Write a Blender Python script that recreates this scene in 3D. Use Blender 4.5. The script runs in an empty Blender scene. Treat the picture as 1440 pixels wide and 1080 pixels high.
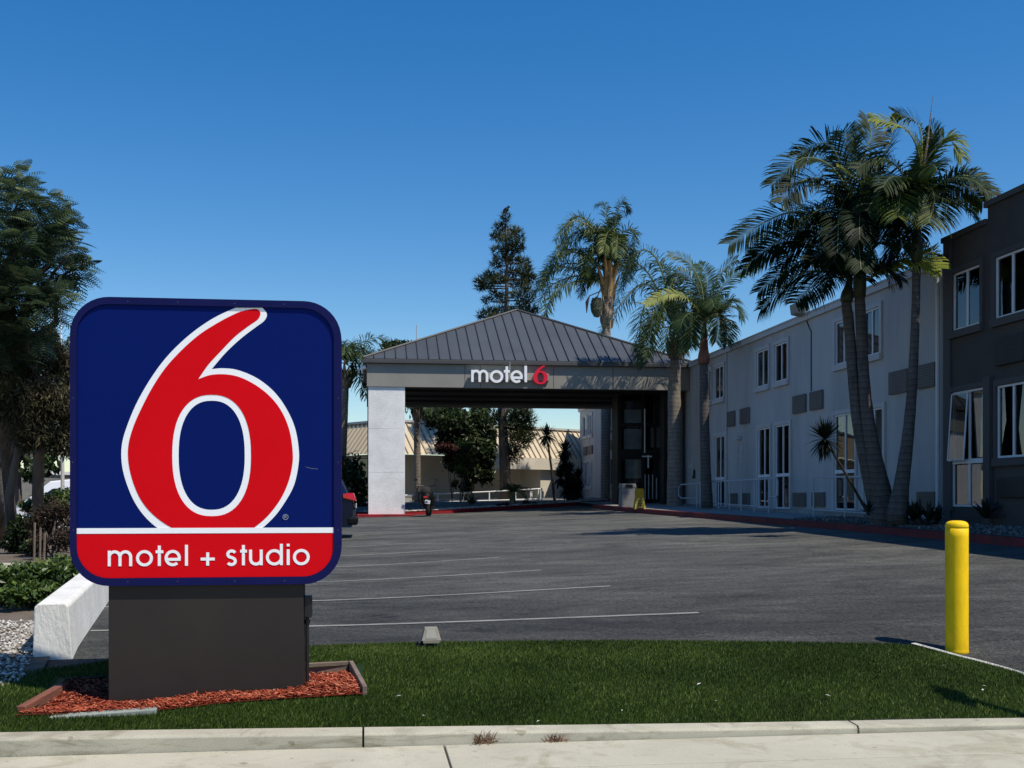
import bpy, bmesh, math, random
import numpy as np
from mathutils import Vector, Matrix

random.seed(6); RNG = np.random.default_rng(6)
PI = math.pi
scene = bpy.context.scene
COL = scene.collection

# ------------------------------------------------------------------ camera model (metres, Y into the lot, X along the front)
EYE = 1.6
YAW = math.radians(7.3)
FPX, CX, HY = 1600.0, 720.0, 701.0
SA, CA = math.sin(YAW), math.cos(YAW)

def ray(px, py):
    k = (px - CX) / FPX
    return (SA + k * CA, CA - k * SA, (HY - py) / FPX)
def atd(px, py, d):
    r = ray(px, py); return Vector((r[0]*d, r[1]*d, EYE + r[2]*d))
def atY(px, py, Y):
    r = ray(px, py); return atd(px, py, Y / r[1])
def atX(px, py, X):
    r = ray(px, py); return atd(px, py, X / r[0])
def atZ(px, py, z):
    r = ray(px, py); return atd(px, py, (z - EYE) / r[2])

def sstep(a, b, x):
    t = min(1.0, max(0.0, (x - a) / (b - a))); return t*t*(3 - 2*t)
def zlot(x, y):
    yy = min(max(y, 7.4), 64.0)
    base = 0.145 + 0.016 * yy
    lo = 0.035 - 0.03 * sstep(3.5, 5.5, x)
    w = sstep(7.4, 10.5, yy)
    base = lo * (1 - w) + base * w
    sp = 0.5 * (x + math.sqrt(x*x + 1.0))
    sp = min(sp, 12.0)
    return base + 0.03 * sp * sstep(6, 15, yy)
def onlot(px, py, dz=0.0):
    r = ray(px, py); d = 5.0; prev = None
    while d < 150:
        g = EYE + r[2]*d - (zlot(r[0]*d, r[1]*d) + dz)
        if g <= 0: break
        d += 0.02
    return Vector((r[0]*d, r[1]*d, zlot(r[0]*d, r[1]*d) + dz))

# ------------------------------------------------------------------ objects
ORG = {}
def tag(o, label=None, cat=None, group=None, kind=None):
    if label: o['label'] = label
    if cat: o['category'] = cat
    if group: o['group'] = group
    if kind: o['kind'] = kind
    return o
def thing(name, label, cat, loc, group=None):
    o = bpy.data.objects.new(name, None); COL.objects.link(o)
    o.empty_display_size = 0.2
    o.location = loc; ORG[o.name] = Vector(loc)
    return tag(o, label, cat, group)
def place_copy(root, loc, rotz=0.0, label=None, scale=1.0):
    def rec(o, par):
        c = o.copy(); COL.objects.link(c)
        if par: c.parent = par
        for ch in [x for x in bpy.data.objects if x.parent == o]: rec(ch, c)
        return c
    c = rec(root, None); c.location = loc; c.rotation_euler = (0, 0, rotz); c.scale = (scale,)*3
    if label: c['label'] = label
    return c

class MB:
    """collects faces in world coordinates, then links them as one mesh object"""
    def __init__(s): s.v = []; s.f = []; s.a = []
    def add(s, vs, fs, a=0.5):
        n = len(s.v); s.v.extend([tuple(p) for p in vs])
        s.f.extend([tuple(i + n for i in q) for q in fs]); s.a.extend([a]*len(fs)); return s
    def box(s, x0, x1, y0, y1, z0, z1, a=0.5):
        v = [(x0,y0,z0),(x1,y0,z0),(x1,y1,z0),(x0,y1,z0),(x0,y0,z1),(x1,y0,z1),(x1,y1,z1),(x0,y1,z1)]
        return s.add(v, [(0,3,2,1),(4,5,6,7),(0,1,5,4),(1,2,6,5),(2,3,7,6),(3,0,4,7)], a)
    def obox(s, c, size, M=None, a=0.5):
        M = M or Matrix.Identity(3); c = Vector(c); hx, hy, hz = [q/2 for q in size]
        v = [c + M @ Vector((x*hx, y*hy, z*hz)) for z in (-1,1) for x, y in ((-1,-1),(1,-1),(1,1),(-1,1))]
        return s.add(v, [(0,3,2,1),(4,5,6,7),(0,1,5,4),(1,2,6,5),(2,3,7,6),(3,0,4,7)], a)
    def quad(s, a, b, c, d, at=0.5): return s.add([a,b,c,d], [(0,1,2,3)], at)
    def tube(s, pts, rad, n=8, cap=True, a=0.5):
        pts = [Vector(p) for p in pts]
        if not hasattr(rad, '__len__'): rad = [rad]*len(pts)
        rings = []; up = Vector((0.013, 0.021, 1)).normalized()
        t0 = (pts[1]-pts[0]).normalized()
        u = t0.cross(up);  u = u.normalized() if u.length > 0.05 else Vector((1,0,0))
        for i, p in enumerate(pts):
            t = (pts[min(i+1, len(pts)-1)] - pts[max(i-1, 0)]).normalized()
            u = (u - t*u.dot(t)).normalized(); w = t.cross(u)
            rings.append([p + (u*math.cos(2*PI*k/n) + w*math.sin(2*PI*k/n))*rad[i] for k in range(n)])
        v = [q for r in rings for q in r]; f = []
        for i in range(len(pts)-1):
            for k in range(n):
                f.append((i*n+k, i*n+(k+1)%n, (i+1)*n+(k+1)%n, (i+1)*n+k))
        if cap: f += [tuple(range(n-1,-1,-1)), tuple((len(pts)-1)*n+k for k in range(n))]
        return s.add(v, f, a)
    def lathe(s, prof, c=(0,0,0), n=24, a=0.5):
        c = Vector(c); v = []; f = []
        for r, z in prof:
            v += [c + Vector((r*math.cos(2*PI*k/n), r*math.sin(2*PI*k/n), z)) for k in range(n)]
        for i in range(len(prof)-1):
            for k in range(n): f.append((i*n+k, i*n+(k+1)%n, (i+1)*n+(k+1)%n, (i+1)*n+k))
        f += [tuple(range(n-1,-1,-1)), tuple((len(prof)-1)*n+k for k in range(n))]
        return s.add(v, f, a)
    def prism(s, poly, fn, a=0.5):
        """poly: list of 2-D points; fn(u, v, k) -> world point, k = 0 front, 1 back"""
        n = len(poly)
        v = [fn(p[0], p[1], 0) for p in poly] + [fn(p[0], p[1], 1) for p in poly]
        f = [tuple(range(n)), tuple(range(2*n-1, n-1, -1))] + [(i, i+n, (i+1)%n+n, (i+1)%n) for i in range(n)]
        return s.add(v, f, a)
    def np_add(s, V, F, A):
        n = len(s.v); s.v.extend(map(tuple, V.tolist())); s.f.extend(map(tuple, (F + n).tolist())); s.a.extend(A.tolist()); return s
    def build(s, name, m, parent=None, bevel=0.0, smooth=False, seg=2, fix=True, sub=0):
        v = np.array(s.v, dtype=float)
        if parent is not None: o0 = ORG[parent.name]
        else:
            lo, hi = v.min(0), v.max(0); o0 = Vector(((lo[0]+hi[0])/2, (lo[1]+hi[1])/2, lo[2]))
        v = v - np.array(o0)
        me = bpy.data.meshes.new(name)
        me.from_pydata([tuple(p) for p in v.tolist()], [], s.f)
        at = me.attributes.new('v', 'FLOAT', 'FACE'); at.data.foreach_set('value', np.array(s.a, dtype=np.float32))
        if fix and len(s.f) < 20000:
            bm = bmesh.new(); bm.from_mesh(me); bmesh.ops.recalc_face_normals(bm, faces=bm.faces); bm.to_mesh(me); bm.free()
        if smooth: me.polygons.foreach_set('use_smooth', [True]*len(me.polygons))
        me.materials.append(m)
        o = bpy.data.objects.new(name, me); COL.objects.link(o)
        if parent is not None: o.parent = parent; ORG[o.name] = o0
        else: o.location = o0; ORG[o.name] = Vector(o0)
        if bevel:
            b = o.modifiers.new('bevel', 'BEVEL'); b.width = bevel; b.segments = seg; b.limit_method = 'ANGLE'; b.angle_limit = math.radians(35)
        if sub:
            q = o.modifiers.new('sub', 'SUBSURF'); q.levels = q.render_levels = sub
        return o
def struct(o): o['kind'] = 'structure'; return o

# ------------------------------------------------------------------ materials
def base_mat(name):
    m = bpy.data.materials.new(name); m.use_nodes = True
    nt = m.node_tree; nt.nodes.clear()
    out = nt.nodes.new('ShaderNodeOutputMaterial'); p = nt.nodes.new('ShaderNodeBsdfPrincipled')
    nt.links.new(p.outputs[0], out.inputs[0])
    return m, nt, p, out
def nd(nt, t, **kw):
    n = nt.nodes.new(t)
    for k, v in kw.items():
        if k.startswith('i_'):
            key = k[2:]; key = int(key) if key.isdigit() else key.replace('_', ' ')
            n.inputs[key].default_value = v
        else: setattr(n, k, v)
    return n
def lin(c): return tuple(((x/255)/12.92 if x/255 <= .04045 else ((x/255+.055)/1.055)**2.4) for x in c) + (1,)
def ramp(nt, stops, interp='LINEAR'):
    r = nt.nodes.new('ShaderNodeValToRGB'); r.color_ramp.interpolation = interp
    e = r.color_ramp.elements
    while len(e) < len(stops): e.new(0.5)
    for el, (p, c) in zip(e, stops):
        el.position = p; el.color = c if len(c) == 4 else tuple(c) + (1,)
    return r
def texco(nt, scale=(1,1,1), which='Object'):
    t = nt.nodes.new('ShaderNodeTexCoord'); mp = nt.nodes.new('ShaderNodeMapping'); mp.inputs['Scale'].default_value = scale
    nt.links.new(t.outputs[which], mp.inputs[0]); return mp.outputs[0]
def noise(nt, co, scale, detail=4, rough=.55, dist=0):
    n = nd(nt, 'ShaderNodeTexNoise', i_Scale=scale, i_Detail=detail, i_Roughness=rough, i_Distortion=dist)
    nt.links.new(co, n.inputs['Vector']); return n.outputs['Fac']
def bump(nt, p, h, strength, dist):
    b = nd(nt, 'ShaderNodeBump', i_Strength=strength, i_Distance=dist)
    nt.links.new(h, b.inputs['Height']); nt.links.new(b.outputs[0], p.inputs['Normal']); return b
def mixc(nt, fac, a, b, mode='MIX'):
    m = nt.nodes.new('ShaderNodeMix'); m.data_type = 'RGBA'; m.blend_type = mode
    for s, x in ((0, fac), (6, a), (7, b)):
        if hasattr(x, 'links') or hasattr(x, 'is_output'): nt.links.new(x, m.inputs[s])
        else: m.inputs[s].default_value = x
    return m.outputs[2]
def surf(name, c1, c2=None, scale=3.0, rough=.6, bmp=0.0, bscale=60, bdist=.005, metal=0.0, spec=.4, stretch=(1,1,1), dirt=0.0, dscale=.8, coat=0.0, detail=5):
    """general procedural surface: two tones by noise, fine bump, optional large dirt patches"""
    m, nt, p, out = base_mat(name)
    co = texco(nt, stretch)
    c2 = c2 or tuple(x*.85 for x in c1)
    n1 = noise(nt, co, scale, detail, .6)
    r = ramp(nt, [(.3, c1), (.7, c2)]); nt.links.new(n1, r.inputs[0]); colr = r.outputs[0]
    if dirt:
        n2 = noise(nt, co, dscale, 7, .68, .6)
        r2 = ramp(nt, [(.42, (1,1,1)), (.68, (1-dirt,)*3)]); nt.links.new(n2, r2.inputs[0])
        colr = mixc(nt, 1.0, colr, r2.outputs[0], 'MULTIPLY')
    nt.links.new(colr, p.inputs['Base Color'])
    p.inputs['Roughness'].default_value = rough; p.inputs['Metallic'].default_value = metal
    p.inputs['Specular IOR Level'].default_value = spec; p.inputs['Coat Weight'].default_value = coat
    if bmp:
        bump(nt, p, noise(nt, co, bscale, 5, .6), bmp, bdist)
    return m
def leafmat(name, dark, mid, light, trans=.3, rough=.5, spec=.35):
    m, nt, p, out = base_mat(name)
    at = nd(nt, 'ShaderNodeAttribute', attribute_name='v')
    co = texco(nt); n = noise(nt, co, 1.3, 3)
    ad = nd(nt, 'ShaderNodeMath', operation='MULTIPLY_ADD', i_1=.5, i_2=-.25); nt.links.new(n, ad.inputs[0])
    a2 = nd(nt, 'ShaderNodeMath', operation='ADD'); nt.links.new(at.outputs['Fac'], a2.inputs[0]); nt.links.new(ad.outputs[0], a2.inputs[1])
    r = ramp(nt, [(.12, dark), (.5, mid), (.92, light)]); nt.links.new(a2.outputs[0], r.inputs[0])
    nt.links.new(r.outputs[0], p.inputs['Base Color']); p.inputs['Roughness'].default_value = rough
    p.inputs['Specular IOR Level'].default_value = spec
    tr = nt.nodes.new('ShaderNodeBsdfTranslucent'); nt.links.new(r.outputs[0], tr.inputs[0])
    mx = nd(nt, 'ShaderNodeMixShader', i_0=trans)
    nt.links.new(p.outputs[0], mx.inputs[1]); nt.links.new(tr.outputs[0], mx.inputs[2]); nt.links.new(mx.outputs[0], out.inputs[0])
    return m

def asphalt_mat():
    m, nt, p, out = base_mat('asphalt')
    co = texco(nt, which='Object')
    big = noise(nt, texco(nt, (.7, 1.25, 1)), .42, 9, .68, .9)
    r = ramp(nt, [(.30, (.042,.0425,.040)), (.46, (.072,.0725,.067)), (.60, (.104,.104,.095)), (.78, (.148,.147,.133))]); nt.links.new(big, r.inputs[0])
    # darker fresh seal at the front end of the lot
    sx = nd(nt, 'ShaderNodeSeparateXYZ'); nt.links.new(texco(nt, which='Generated'), sx.inputs[0])
    wob = noise(nt, co, .5, 4); ad = nd(nt, 'ShaderNodeMath', operation='MULTIPLY_ADD', i_1=.14, i_2=-.07); nt.links.new(wob, ad.inputs[0])
    a2 = nd(nt, 'ShaderNodeMath', operation='ADD'); nt.links.new(sx.outputs[1], a2.inputs[0]); nt.links.new(ad.outputs[0], a2.inputs[1])
    rg = ramp(nt, [(.03, (.50,.51,.53)), (.14, (.78,.78,.79)), (.30, (1,1,1))]); nt.links.new(a2.outputs[0], rg.inputs[0])
    c = mixc(nt, 1.0, r.outputs[0], rg.outputs[0], 'MULTIPLY')
    g1 = noise(nt, co, 26, 2, .8); rf = ramp(nt, [(.34, (.42,.42,.42)), (.5, (.95,.95,.95)), (.68, (1.75,1.73,1.7))]); nt.links.new(g1, rf.inputs[0])
    c = mixc(nt, .75, c, rf.outputs[0], 'MULTIPLY')
    fine = noise(nt, co, 95, 2, .8); r2 = ramp(nt, [(.33, (.45,.45,.45)), (.68, (1.6,1.6,1.6))]); nt.links.new(fine, r2.inputs[0])
    c = mixc(nt, .8, c, r2.outputs[0], 'MULTIPLY')
    mid = noise(nt, texco(nt, (.55, 1.5, 1)), 1.5, 7, .72, 1.0)
    rm = ramp(nt, [(.36, (.66,.66,.68)), (.64, (1.25,1.24,1.21))]); nt.links.new(mid, rm.inputs[0])
    c = mixc(nt, .9, c, rm.outputs[0], 'MULTIPLY')
    st = noise(nt, co, 1.9, 3, .45); rs = ramp(nt, [(.66, (1,1,1)), (.76, (.45,.45,.45))]); nt.links.new(st, rs.inputs[0])
    c = mixc(nt, .8, c, rs.outputs[0], 'MULTIPLY')
    wv = nd(nt, 'ShaderNodeTexNoise', i_Scale=1.6, i_Detail=4); nt.links.new(co, wv.inputs['Vector'])
    wm = mixc(nt, .22, co, wv.outputs['Color'], 'ADD')
    vo = nd(nt, 'ShaderNodeTexVoronoi', feature='DISTANCE_TO_EDGE', i_Scale=.21); nt.links.new(wm, vo.inputs['Vector'])
    rc = ramp(nt, [(.0, (.4,.4,.4)), (.0035, (1,1,1))]); nt.links.new(vo.outputs['Distance'], rc.inputs[0])
    c = mixc(nt, .55, c, rc.outputs[0], 'MULTIPLY')
    nt.links.new(c, p.inputs['Base Color']); p.inputs['Roughness'].default_value = .85; p.inputs['Specular IOR Level'].default_value = .22
    bump(nt, p, g1, .5, .012)
    return m
def concrete_mat(name, c1, c2, stain, rough=.85):
    m, nt, p, out = base_mat(name)
    co = texco(nt)
    n1 = noise(nt, co, 1.1, 9, .65, .5); r = ramp(nt, [(.32, c1), (.7, c2)]); nt.links.new(n1, r.inputs[0])
    n2 = noise(nt, texco(nt, (1, 1, 5)), 2.3, 8, .7, .8); r2 = ramp(nt, [(.5, (1,1,1)), (.72, stain)]); nt.links.new(n2, r2.inputs[0])
    c = mixc(nt, 1.0, r.outputs[0], r2.outputs[0], 'MULTIPLY')
    n3 = noise(nt, co, 140, 3, .7); r3 = ramp(nt, [(.3, (.8,.8,.8)), (.7, (1.12,1.12,1.12))]); nt.links.new(n3, r3.inputs[0])
    c = mixc(nt, 1.0, c, r3.outputs[0], 'MULTIPLY')
    n4 = noise(nt, co, 9, 2, .5); r4 = ramp(nt, [(.70, (1,1,1)), (.735, (.45,.42,.38))]); nt.links.new(n4, r4.inputs[0])
    c = mixc(nt, .6, c, r4.outputs[0], 'MULTIPLY')
    nt.links.new(c, p.inputs['Base Color']); p.inputs['Roughness'].default_value = rough; p.inputs['Specular IOR Level'].default_value = .2
    bump(nt, p, n3, .35, .004)
    return m
def glass_mat(name, tint=(.55,.62,.6)):
    m, nt, p, out = base_mat(name); nt.nodes.remove(p)
    tr = nd(nt, 'ShaderNodeBsdfTransparent', i_Color=tint + (1,))
    gl = nd(nt, 'ShaderNodeBsdfGlossy', i_Roughness=.012, i_Color=(.95,.97,1,1))
    lw = nd(nt, 'ShaderNodeFresnel', i_IOR=1.65)
    co = texco(nt); b = nd(nt, 'ShaderNodeBump', i_Strength=.12, i_Distance=.01)
    nt.links.new(noise(nt, co, 1.2, 2), b.inputs['Height']); nt.links.new(b.outputs[0], gl.inputs['Normal'])
    mx = nt.nodes.new('ShaderNodeMixShader'); nt.links.new(lw.outputs[0], mx.inputs[0])
    nt.links.new(tr.outputs[0], mx.inputs[1]); nt.links.new(gl.outputs[0], mx.inputs[2]); nt.links.new(mx.outputs[0], out.inputs[0])
    return m
def trunk_mat(name, c1, c2, ring, rings=16, bstr=.5):
    m, nt, p, out = base_mat(name)
    co = texco(nt); sep = nd(nt, 'ShaderNodeSeparateXYZ'); nt.links.new(co, sep.inputs[0])
    wob = noise(nt, co, 3, 3)
    md = nd(nt, 'ShaderNodeMath', operation='MULTIPLY_ADD', i_1=.10); nt.links.new(wob, md.inputs[0]); nt.links.new(sep.outputs[2], md.inputs[2])
    ml = nd(nt, 'ShaderNodeMath', operation='MULTIPLY', i_1=rings); nt.links.new(md.outputs[0], ml.inputs[0])
    fr = nd(nt, 'ShaderNodeMath', operation='FRACT'); nt.links.new(ml.outputs[0], fr.inputs[0])
    n = noise(nt, texco(nt, (1,1,.35)), 7, 6, .65); r = ramp(nt, [(.3, c1), (.7, c2)]); nt.links.new(n, r.inputs[0])
    rr = ramp(nt, [(.0, ring), (.06, ring), (.14, (1.1,1.1,1.1)), (1, (.82,.82,.82))]); nt.links.new(fr.outputs[0], rr.inputs[0])
    c = mixc(nt, 1.0, r.outputs[0], rr.outputs[0], 'MULTIPLY')
    nt.links.new(c, p.inputs['Base Color']); p.inputs['Roughness'].default_value = .85; p.inputs['Specular IOR Level'].default_value = .15
    bump(nt, p, n, bstr, .02)
    return m

M = {}
M['asphalt'] = asphalt_mat()
M['concrete'] = concrete_mat('concrete', (.50,.475,.375), (.40,.38,.30), (.66,.63,.55))
M['kerb'] = concrete_mat('kerb_concrete', (.50,.475,.375), (.36,.34,.265), (.52,.49,.42))
M['walk'] = surf('walk_concrete', (.30,.29,.27), (.24,.23,.215), 2, .85, .3, 90, dirt=.3)
M['soil'] = surf('soil', (.16,.13,.10), (.09,.07,.055), 3, .95, .6, 30, .03)
M['paint_white'] = surf('road_paint', (.42,.41,.38), (.12,.12,.12), 9, .8, .3, 80, .004, dirt=.5, dscale=3.5, stretch=(.4,6,1))
M['red_kerb'] = surf('red_kerb_paint', (.36,.010,.016), (.24,.010,.014), 3, .6, .3, 60, dirt=.45, dscale=1.6)
M['red_dull'] = surf('darker_red_kerb_paint', (.20,.014,.018), (.12,.018,.02), 3, .75, .3, 60, dirt=.5, dscale=1.6)  # darker, rougher red for the right-hand kerb
M['white_stucco'] = surf('white_stucco', (.92,.91,.87), (.84,.83,.80), 1.3, .85, .9, 42, .02, dirt=.16, dscale=1.1, spec=.15)
M['white_wall'] = surf('white_painted_block', (.80,.79,.75), (.70,.69,.655), 2, .85, .9, 26, .014, dirt=.16, dscale=1.9, stretch=(1,1,.35), spec=.15)
M['grey_stucco'] = surf('grey_stucco', (.47,.464,.46), (.415,.41,.408), .7, .9, .7, 45, .014, dirt=.24, dscale=.55, spec=.12, stretch=(1,1,.22))
M['grey_trim'] = surf('grey_trim', (.49,.485,.48), (.44,.436,.433), 1.5, .8, .2, 50)
M['charcoal_stucco'] = surf('charcoal_stucco', (.090,.082,.078), (.073,.067,.064), .8, .9, .5, 45, .012, dirt=.15, dscale=.5, spec=.12)
M['charcoal_trim'] = surf('charcoal_trim', (.080,.074,.071), (.068,.063,.061), 1.2, .8, .2, 50)
M['fascia'] = surf('canopy_fascia', (.30,.288,.255), (.272,.262,.232), .6, .85, .3, 60, .006, dirt=.12, dscale=.5, spec=.15)
M['fascia_dark'] = surf('canopy_gutter', (.075,.074,.073), (.06,.06,.06), 2, .55)
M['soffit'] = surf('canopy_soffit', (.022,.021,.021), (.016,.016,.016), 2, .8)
M['metal_roof'] = surf('standing_seam_roof', (.086,.094,.104), (.074,.081,.090), .5, .48, .05, 6, .01, metal=.25, spec=.4, dirt=.15, dscale=.35)
M['seam'] = surf('roof_seam', (.035,.036,.04), None, 2, .5, metal=.25)
M['beige'] = surf('beige_stucco', (.66,.60,.48), (.60,.545,.44), .8, .9, .3, 40, dirt=.14, dscale=.5)
M['tan_roof'] = surf('tan_metal_roof', (.62,.52,.36), (.56,.47,.33), .6, .6, .05, 8, dirt=.15, dscale=.5)
M['tan_seam'] = surf('tan_roof_seam', (.30,.25,.18), None, 2, .6)
M['white_metal'] = surf('white_metal', (.88,.88,.87), (.82,.82,.81), 3, .45, .05, 40, dirt=.12, dscale=2)
M['vinyl'] = surf('window_vinyl', (.70,.71,.73), (.64,.65,.67), 3, .5)
M['rail_grey'] = surf('rail_paint', (.46,.47,.49), (.38,.39,.41), 3, .5)
M['dark_metal'] = surf('dark_metal', (.020,.020,.021), (.014,.014,.015), 3, .45, metal=.2)
M['bronze'] = surf('dark_bronze', (.014,.0135,.0135), (.009,.009,.009), 3, .5, spec=.2)
M['ac'] = surf('ac_cover', (.15,.147,.144), (.128,.125,.123), 2, .7, .2, 40)
M['ac_dark'] = surf('ac_cover_charcoal', (.034,.033,.035), (.026,.026,.028), 2, .7, .2, 40)
M['glass'] = glass_mat('window_glass')
M['glass_dark'] = glass_mat('lobby_glass', (.80,.84,.84))
M['curtain'] = surf('curtain', (.32,.315,.31), (.14,.138,.136), 1.2, .95, .5, 3, .05, stretch=(1,9,.15))
M['curtain_dark'] = surf('dark_curtain', (.035,.033,.032), (.02,.019,.018), 1.2, .95, .5, 3, .05, stretch=(1,9,.15))
M['interior'] = surf('dark_interior', (.02,.02,.02), (.012,.012,.012), 1, .9)
M['sign_blue'] = surf('sign_frame_blue', (.007,.009,.075), (.006,.008,.068), 2, .45, .04, 120, .001, dirt=.12, dscale=4, spec=.10)
M['sign_face'] = surf('sign_face_blue', (.0010,.0098,.115), (.0009,.009,.106), 1.5, .5, .02, 30, .001, dirt=.06, dscale=2, spec=.07)
M['sign_red'] = surf('sign_face_red', (.66,.003,.009), (.62,.003,.008), 1.5, .5, spec=.06, dirt=.04, dscale=2)
M['sign_white'] = surf('sign_face_white', (.88,.90,.92), (.85,.87,.89), 2, .45, spec=.25)
M['sign_base'] = surf('sign_pedestal', (.030,.0235,.0205), (.024,.019,.0165), 1.2, .6, .06, 60, .002, dirt=.18, dscale=1.8, spec=.3)
M['letter_white'] = surf('channel_letter_white', (.95,.95,.95), (.93,.93,.93), 2, .4)
M['letter_red'] = surf('channel_letter_red', (.80,.012,.045), (.74,.010,.04), 2, .4)
M['yellow'] = surf('bollard_yellow', (.96,.62,.002), (.88,.55,.002), 2.5, .6, .3, 18, .008, dirt=.26, dscale=5, spec=.25, stretch=(1,1,.4))
M['mulch'] = leafmat('red_mulch', (.11,.018,.010), (.33,.062,.030), (.52,.19,.11), .0, .9, .1)
M['timber'] = surf('weathered_timber', (.25,.19,.15), (.14,.10,.08), 5, .9, .6, 30, .01, stretch=(.3,3,3), dirt=.3)
M['timber_red'] = surf('reddish_timber', (.24,.085,.05), (.14,.05,.032), 5, .9, .6, 30, .01, stretch=(3,.3,3), dirt=.3)
M['stone'] = surf('grey_edging_board', (.32,.35,.31), (.24,.27,.24), 6, .9, .4, 50, .006, dirt=.3)
M['grass'] = leafmat('lawn_blades', (.013,.027,.003), (.050,.093,.011), (.18,.222,.056), .25, .6, .15)
M['gravel_dark'] = leafmat('shaded_pebbles', (.05,.045,.04), (.12,.11,.10), (.26,.25,.23), .0, .9, .1)  # pebble copy darkened so its colour carries the shade of the right planter
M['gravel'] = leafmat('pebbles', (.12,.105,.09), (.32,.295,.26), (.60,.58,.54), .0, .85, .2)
M['gravel_bed'] = surf('gravel_bed', (.26,.245,.22), (.10,.095,.09), 55, .95, .9, 40, .03, detail=2)
M['palm_leaf'] = leafmat('king_palm_leaf', (.004,.011,.004), (.020,.042,.010), (.26,.29,.04), .22, .55, .12)
M['queen_leaf'] = leafmat('queen_palm_leaf', (.012,.024,.008), (.052,.088,.030), (.27,.29,.075), .25, .5, .2)
M['rachis'] = surf('palm_rachis', (.16,.19,.07), (.12,.14,.06), 4, .5)
M['king_trunk'] = trunk_mat('king_palm_trunk', (.135,.122,.112), (.070,.064,.058), (.50,.49,.48), 7.5)
M['queen_trunk'] = trunk_mat('queen_palm_trunk', (.26,.225,.19), (.16,.135,.11), (.55,.53,.5), 6.0)
M['crownshaft'] = surf('palm_crownshaft', (.055,.075,.03), (.04,.05,.022), 2, .5, stretch=(1,1,.2))
M['dead_sheath'] = surf('dry_palm_sheath', (.26,.11,.065), (.15,.06,.04), 6, .7, .3, 30, stretch=(1,1,.15))
M['boots'] = surf('palm_leaf_bases', (.30,.23,.16), (.13,.10,.07), 6, .9, .8, 14, .05)
M['bark'] = surf('rough_bark', (.16,.13,.105), (.075,.06,.05), 5, .95, 1.0, 9, .06, stretch=(1,1,.3))
M['grey_bark'] = surf('grey_bark', (.16,.14,.125), (.07,.06,.053), 4, .95, 1.0, 8, .08, stretch=(1,1,.25))
M['pine_needle'] = leafmat('pine_needles', (.012,.021,.007), (.044,.058,.020), (.13,.14,.055), .12, .6, .2)
M['broad_leaf'] = leafmat('dark_broad_leaves', (.008,.017,.005), (.028,.050,.013), (.11,.15,.035), .22, .45, .4)
M['tree_leaf'] = leafmat('feathery_leaves', (.014,.030,.013), (.058,.096,.046), (.22,.27,.12), .28, .5, .35)
M['olive_leaf'] = leafmat('olive_brown_leaves', (.028,.026,.013), (.092,.084,.046), (.23,.20,.12), .2, .7, .2)
M['hedge_leaf'] = leafmat('hedge_leaves', (.014,.032,.005), (.060,.110,.020), (.22,.28,.07), .25, .4, .45)
M['brown_leaf'] = leafmat('brown_twig_leaves', (.020,.014,.010), (.060,.040,.028), (.12,.085,.06), .15, .7, .2)
M['red_leaf'] = leafmat('reddish_leaves', (.03,.008,.008), (.075,.022,.020), (.16,.07,.045), .2, .6, .2)
M['spike_leaf'] = leafmat('spiky_leaves', (.004,.008,.005), (.010,.017,.010), (.055,.07,.04), .1, .5, .35)
M['dark_stem'] = surf('dark_plant_stem', (.040,.034,.027), (.022,.019,.015), 6, .85, .4, 30)
M['agave_leaf'] = leafmat('agave_leaves', (.012,.022,.012), (.05,.075,.035), (.14,.17,.08), .1, .45, .4)
M['dry_weed'] = leafmat('dry_weed', (.12,.06,.04), (.26,.14,.09), (.42,.28,.18), .1, .8, .1)
M['car_blue'] = surf('dark_blue_car_paint', (.006,.010,.030), (.006,.009,.027), 2, .25, metal=.3, coat=.8)
M['car_white'] = surf('white_car_paint', (.82,.83,.85), (.78,.79,.81), 2, .25, coat=.8)
M['car_glass'] = surf('car_glass', (.012,.014,.016), (.010,.011,.013), 2, .05, spec=.6)
M['tyre'] = surf('tyre_rubber', (.018,.018,.018), (.012,.012,.012), 8, .85)
M['rim'] = surf('alloy_rim', (.45,.46,.47), (.35,.36,.37), 4, .35, metal=.8)
M['tail_red'] = surf('tail_light', (.55,.006,.012), (.40,.004,.008), 6, .2, coat=.5)
M['black_plastic'] = surf('black_plastic', (.006,.006,.006), (.004,.004,.004), 6, .5, spec=.15)
M['plate'] = surf('number_plate', (.70,.70,.70), (.62,.62,.62), 6, .5)
M['bin_grey'] = surf('bin_concrete', (.20,.20,.20), (.165,.165,.165), 8, .8, .4, 60)
M['caution'] = surf('caution_yellow', (.40,.29,.02), (.34,.25,.02), 4, .5)
M['lamp_grey'] = surf('floodlight_grey', (.30,.28,.23), (.22,.205,.17), 6, .7, .3, 40, dirt=.3)
M['cream'] = surf('cream_plaster', (.55,.52,.46), (.48,.45,.40), 2, .9, dirt=.2)
# ================================================================== THE SETTING
def grid(xs, ys, fz, name, m):
    b = MB(); nx = len(xs)
    v = [(x, y, fz(x, y)) for y in ys for x in xs]
    f = [(j*nx+i, j*nx+i+1, (j+1)*nx+i+1, (j+1)*nx+i) for j in range(len(ys)-1) for i in range(nx-1)]
    b.add(v, f); o = b.build(name, m, smooth=True); return struct(o)
def lins(a, b, n): return [a + (b-a)*i/(n-1) for i in range(n)]

def groundz(x, y):
    if y < 7.2: return -.16
    return zlot(min(max(x, -40), 13), min(y, 64)) - .16
grid([-900,-300,-100,-50,-25,-14,-8,-4,-2,0,2,4,6,9,13,20,40,100,300,900], [-200,-60,-20,0,5,7.2,8,9,10,11,13,16,20,26,33,40,48,56,64,90,150,400,1500], groundz, 'ground', M['soil'])
grid(lins(-5.2, 13.4, 50), lins(7.42, 64, 120), zlot, 'parking_lot', M['asphalt'])

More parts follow.
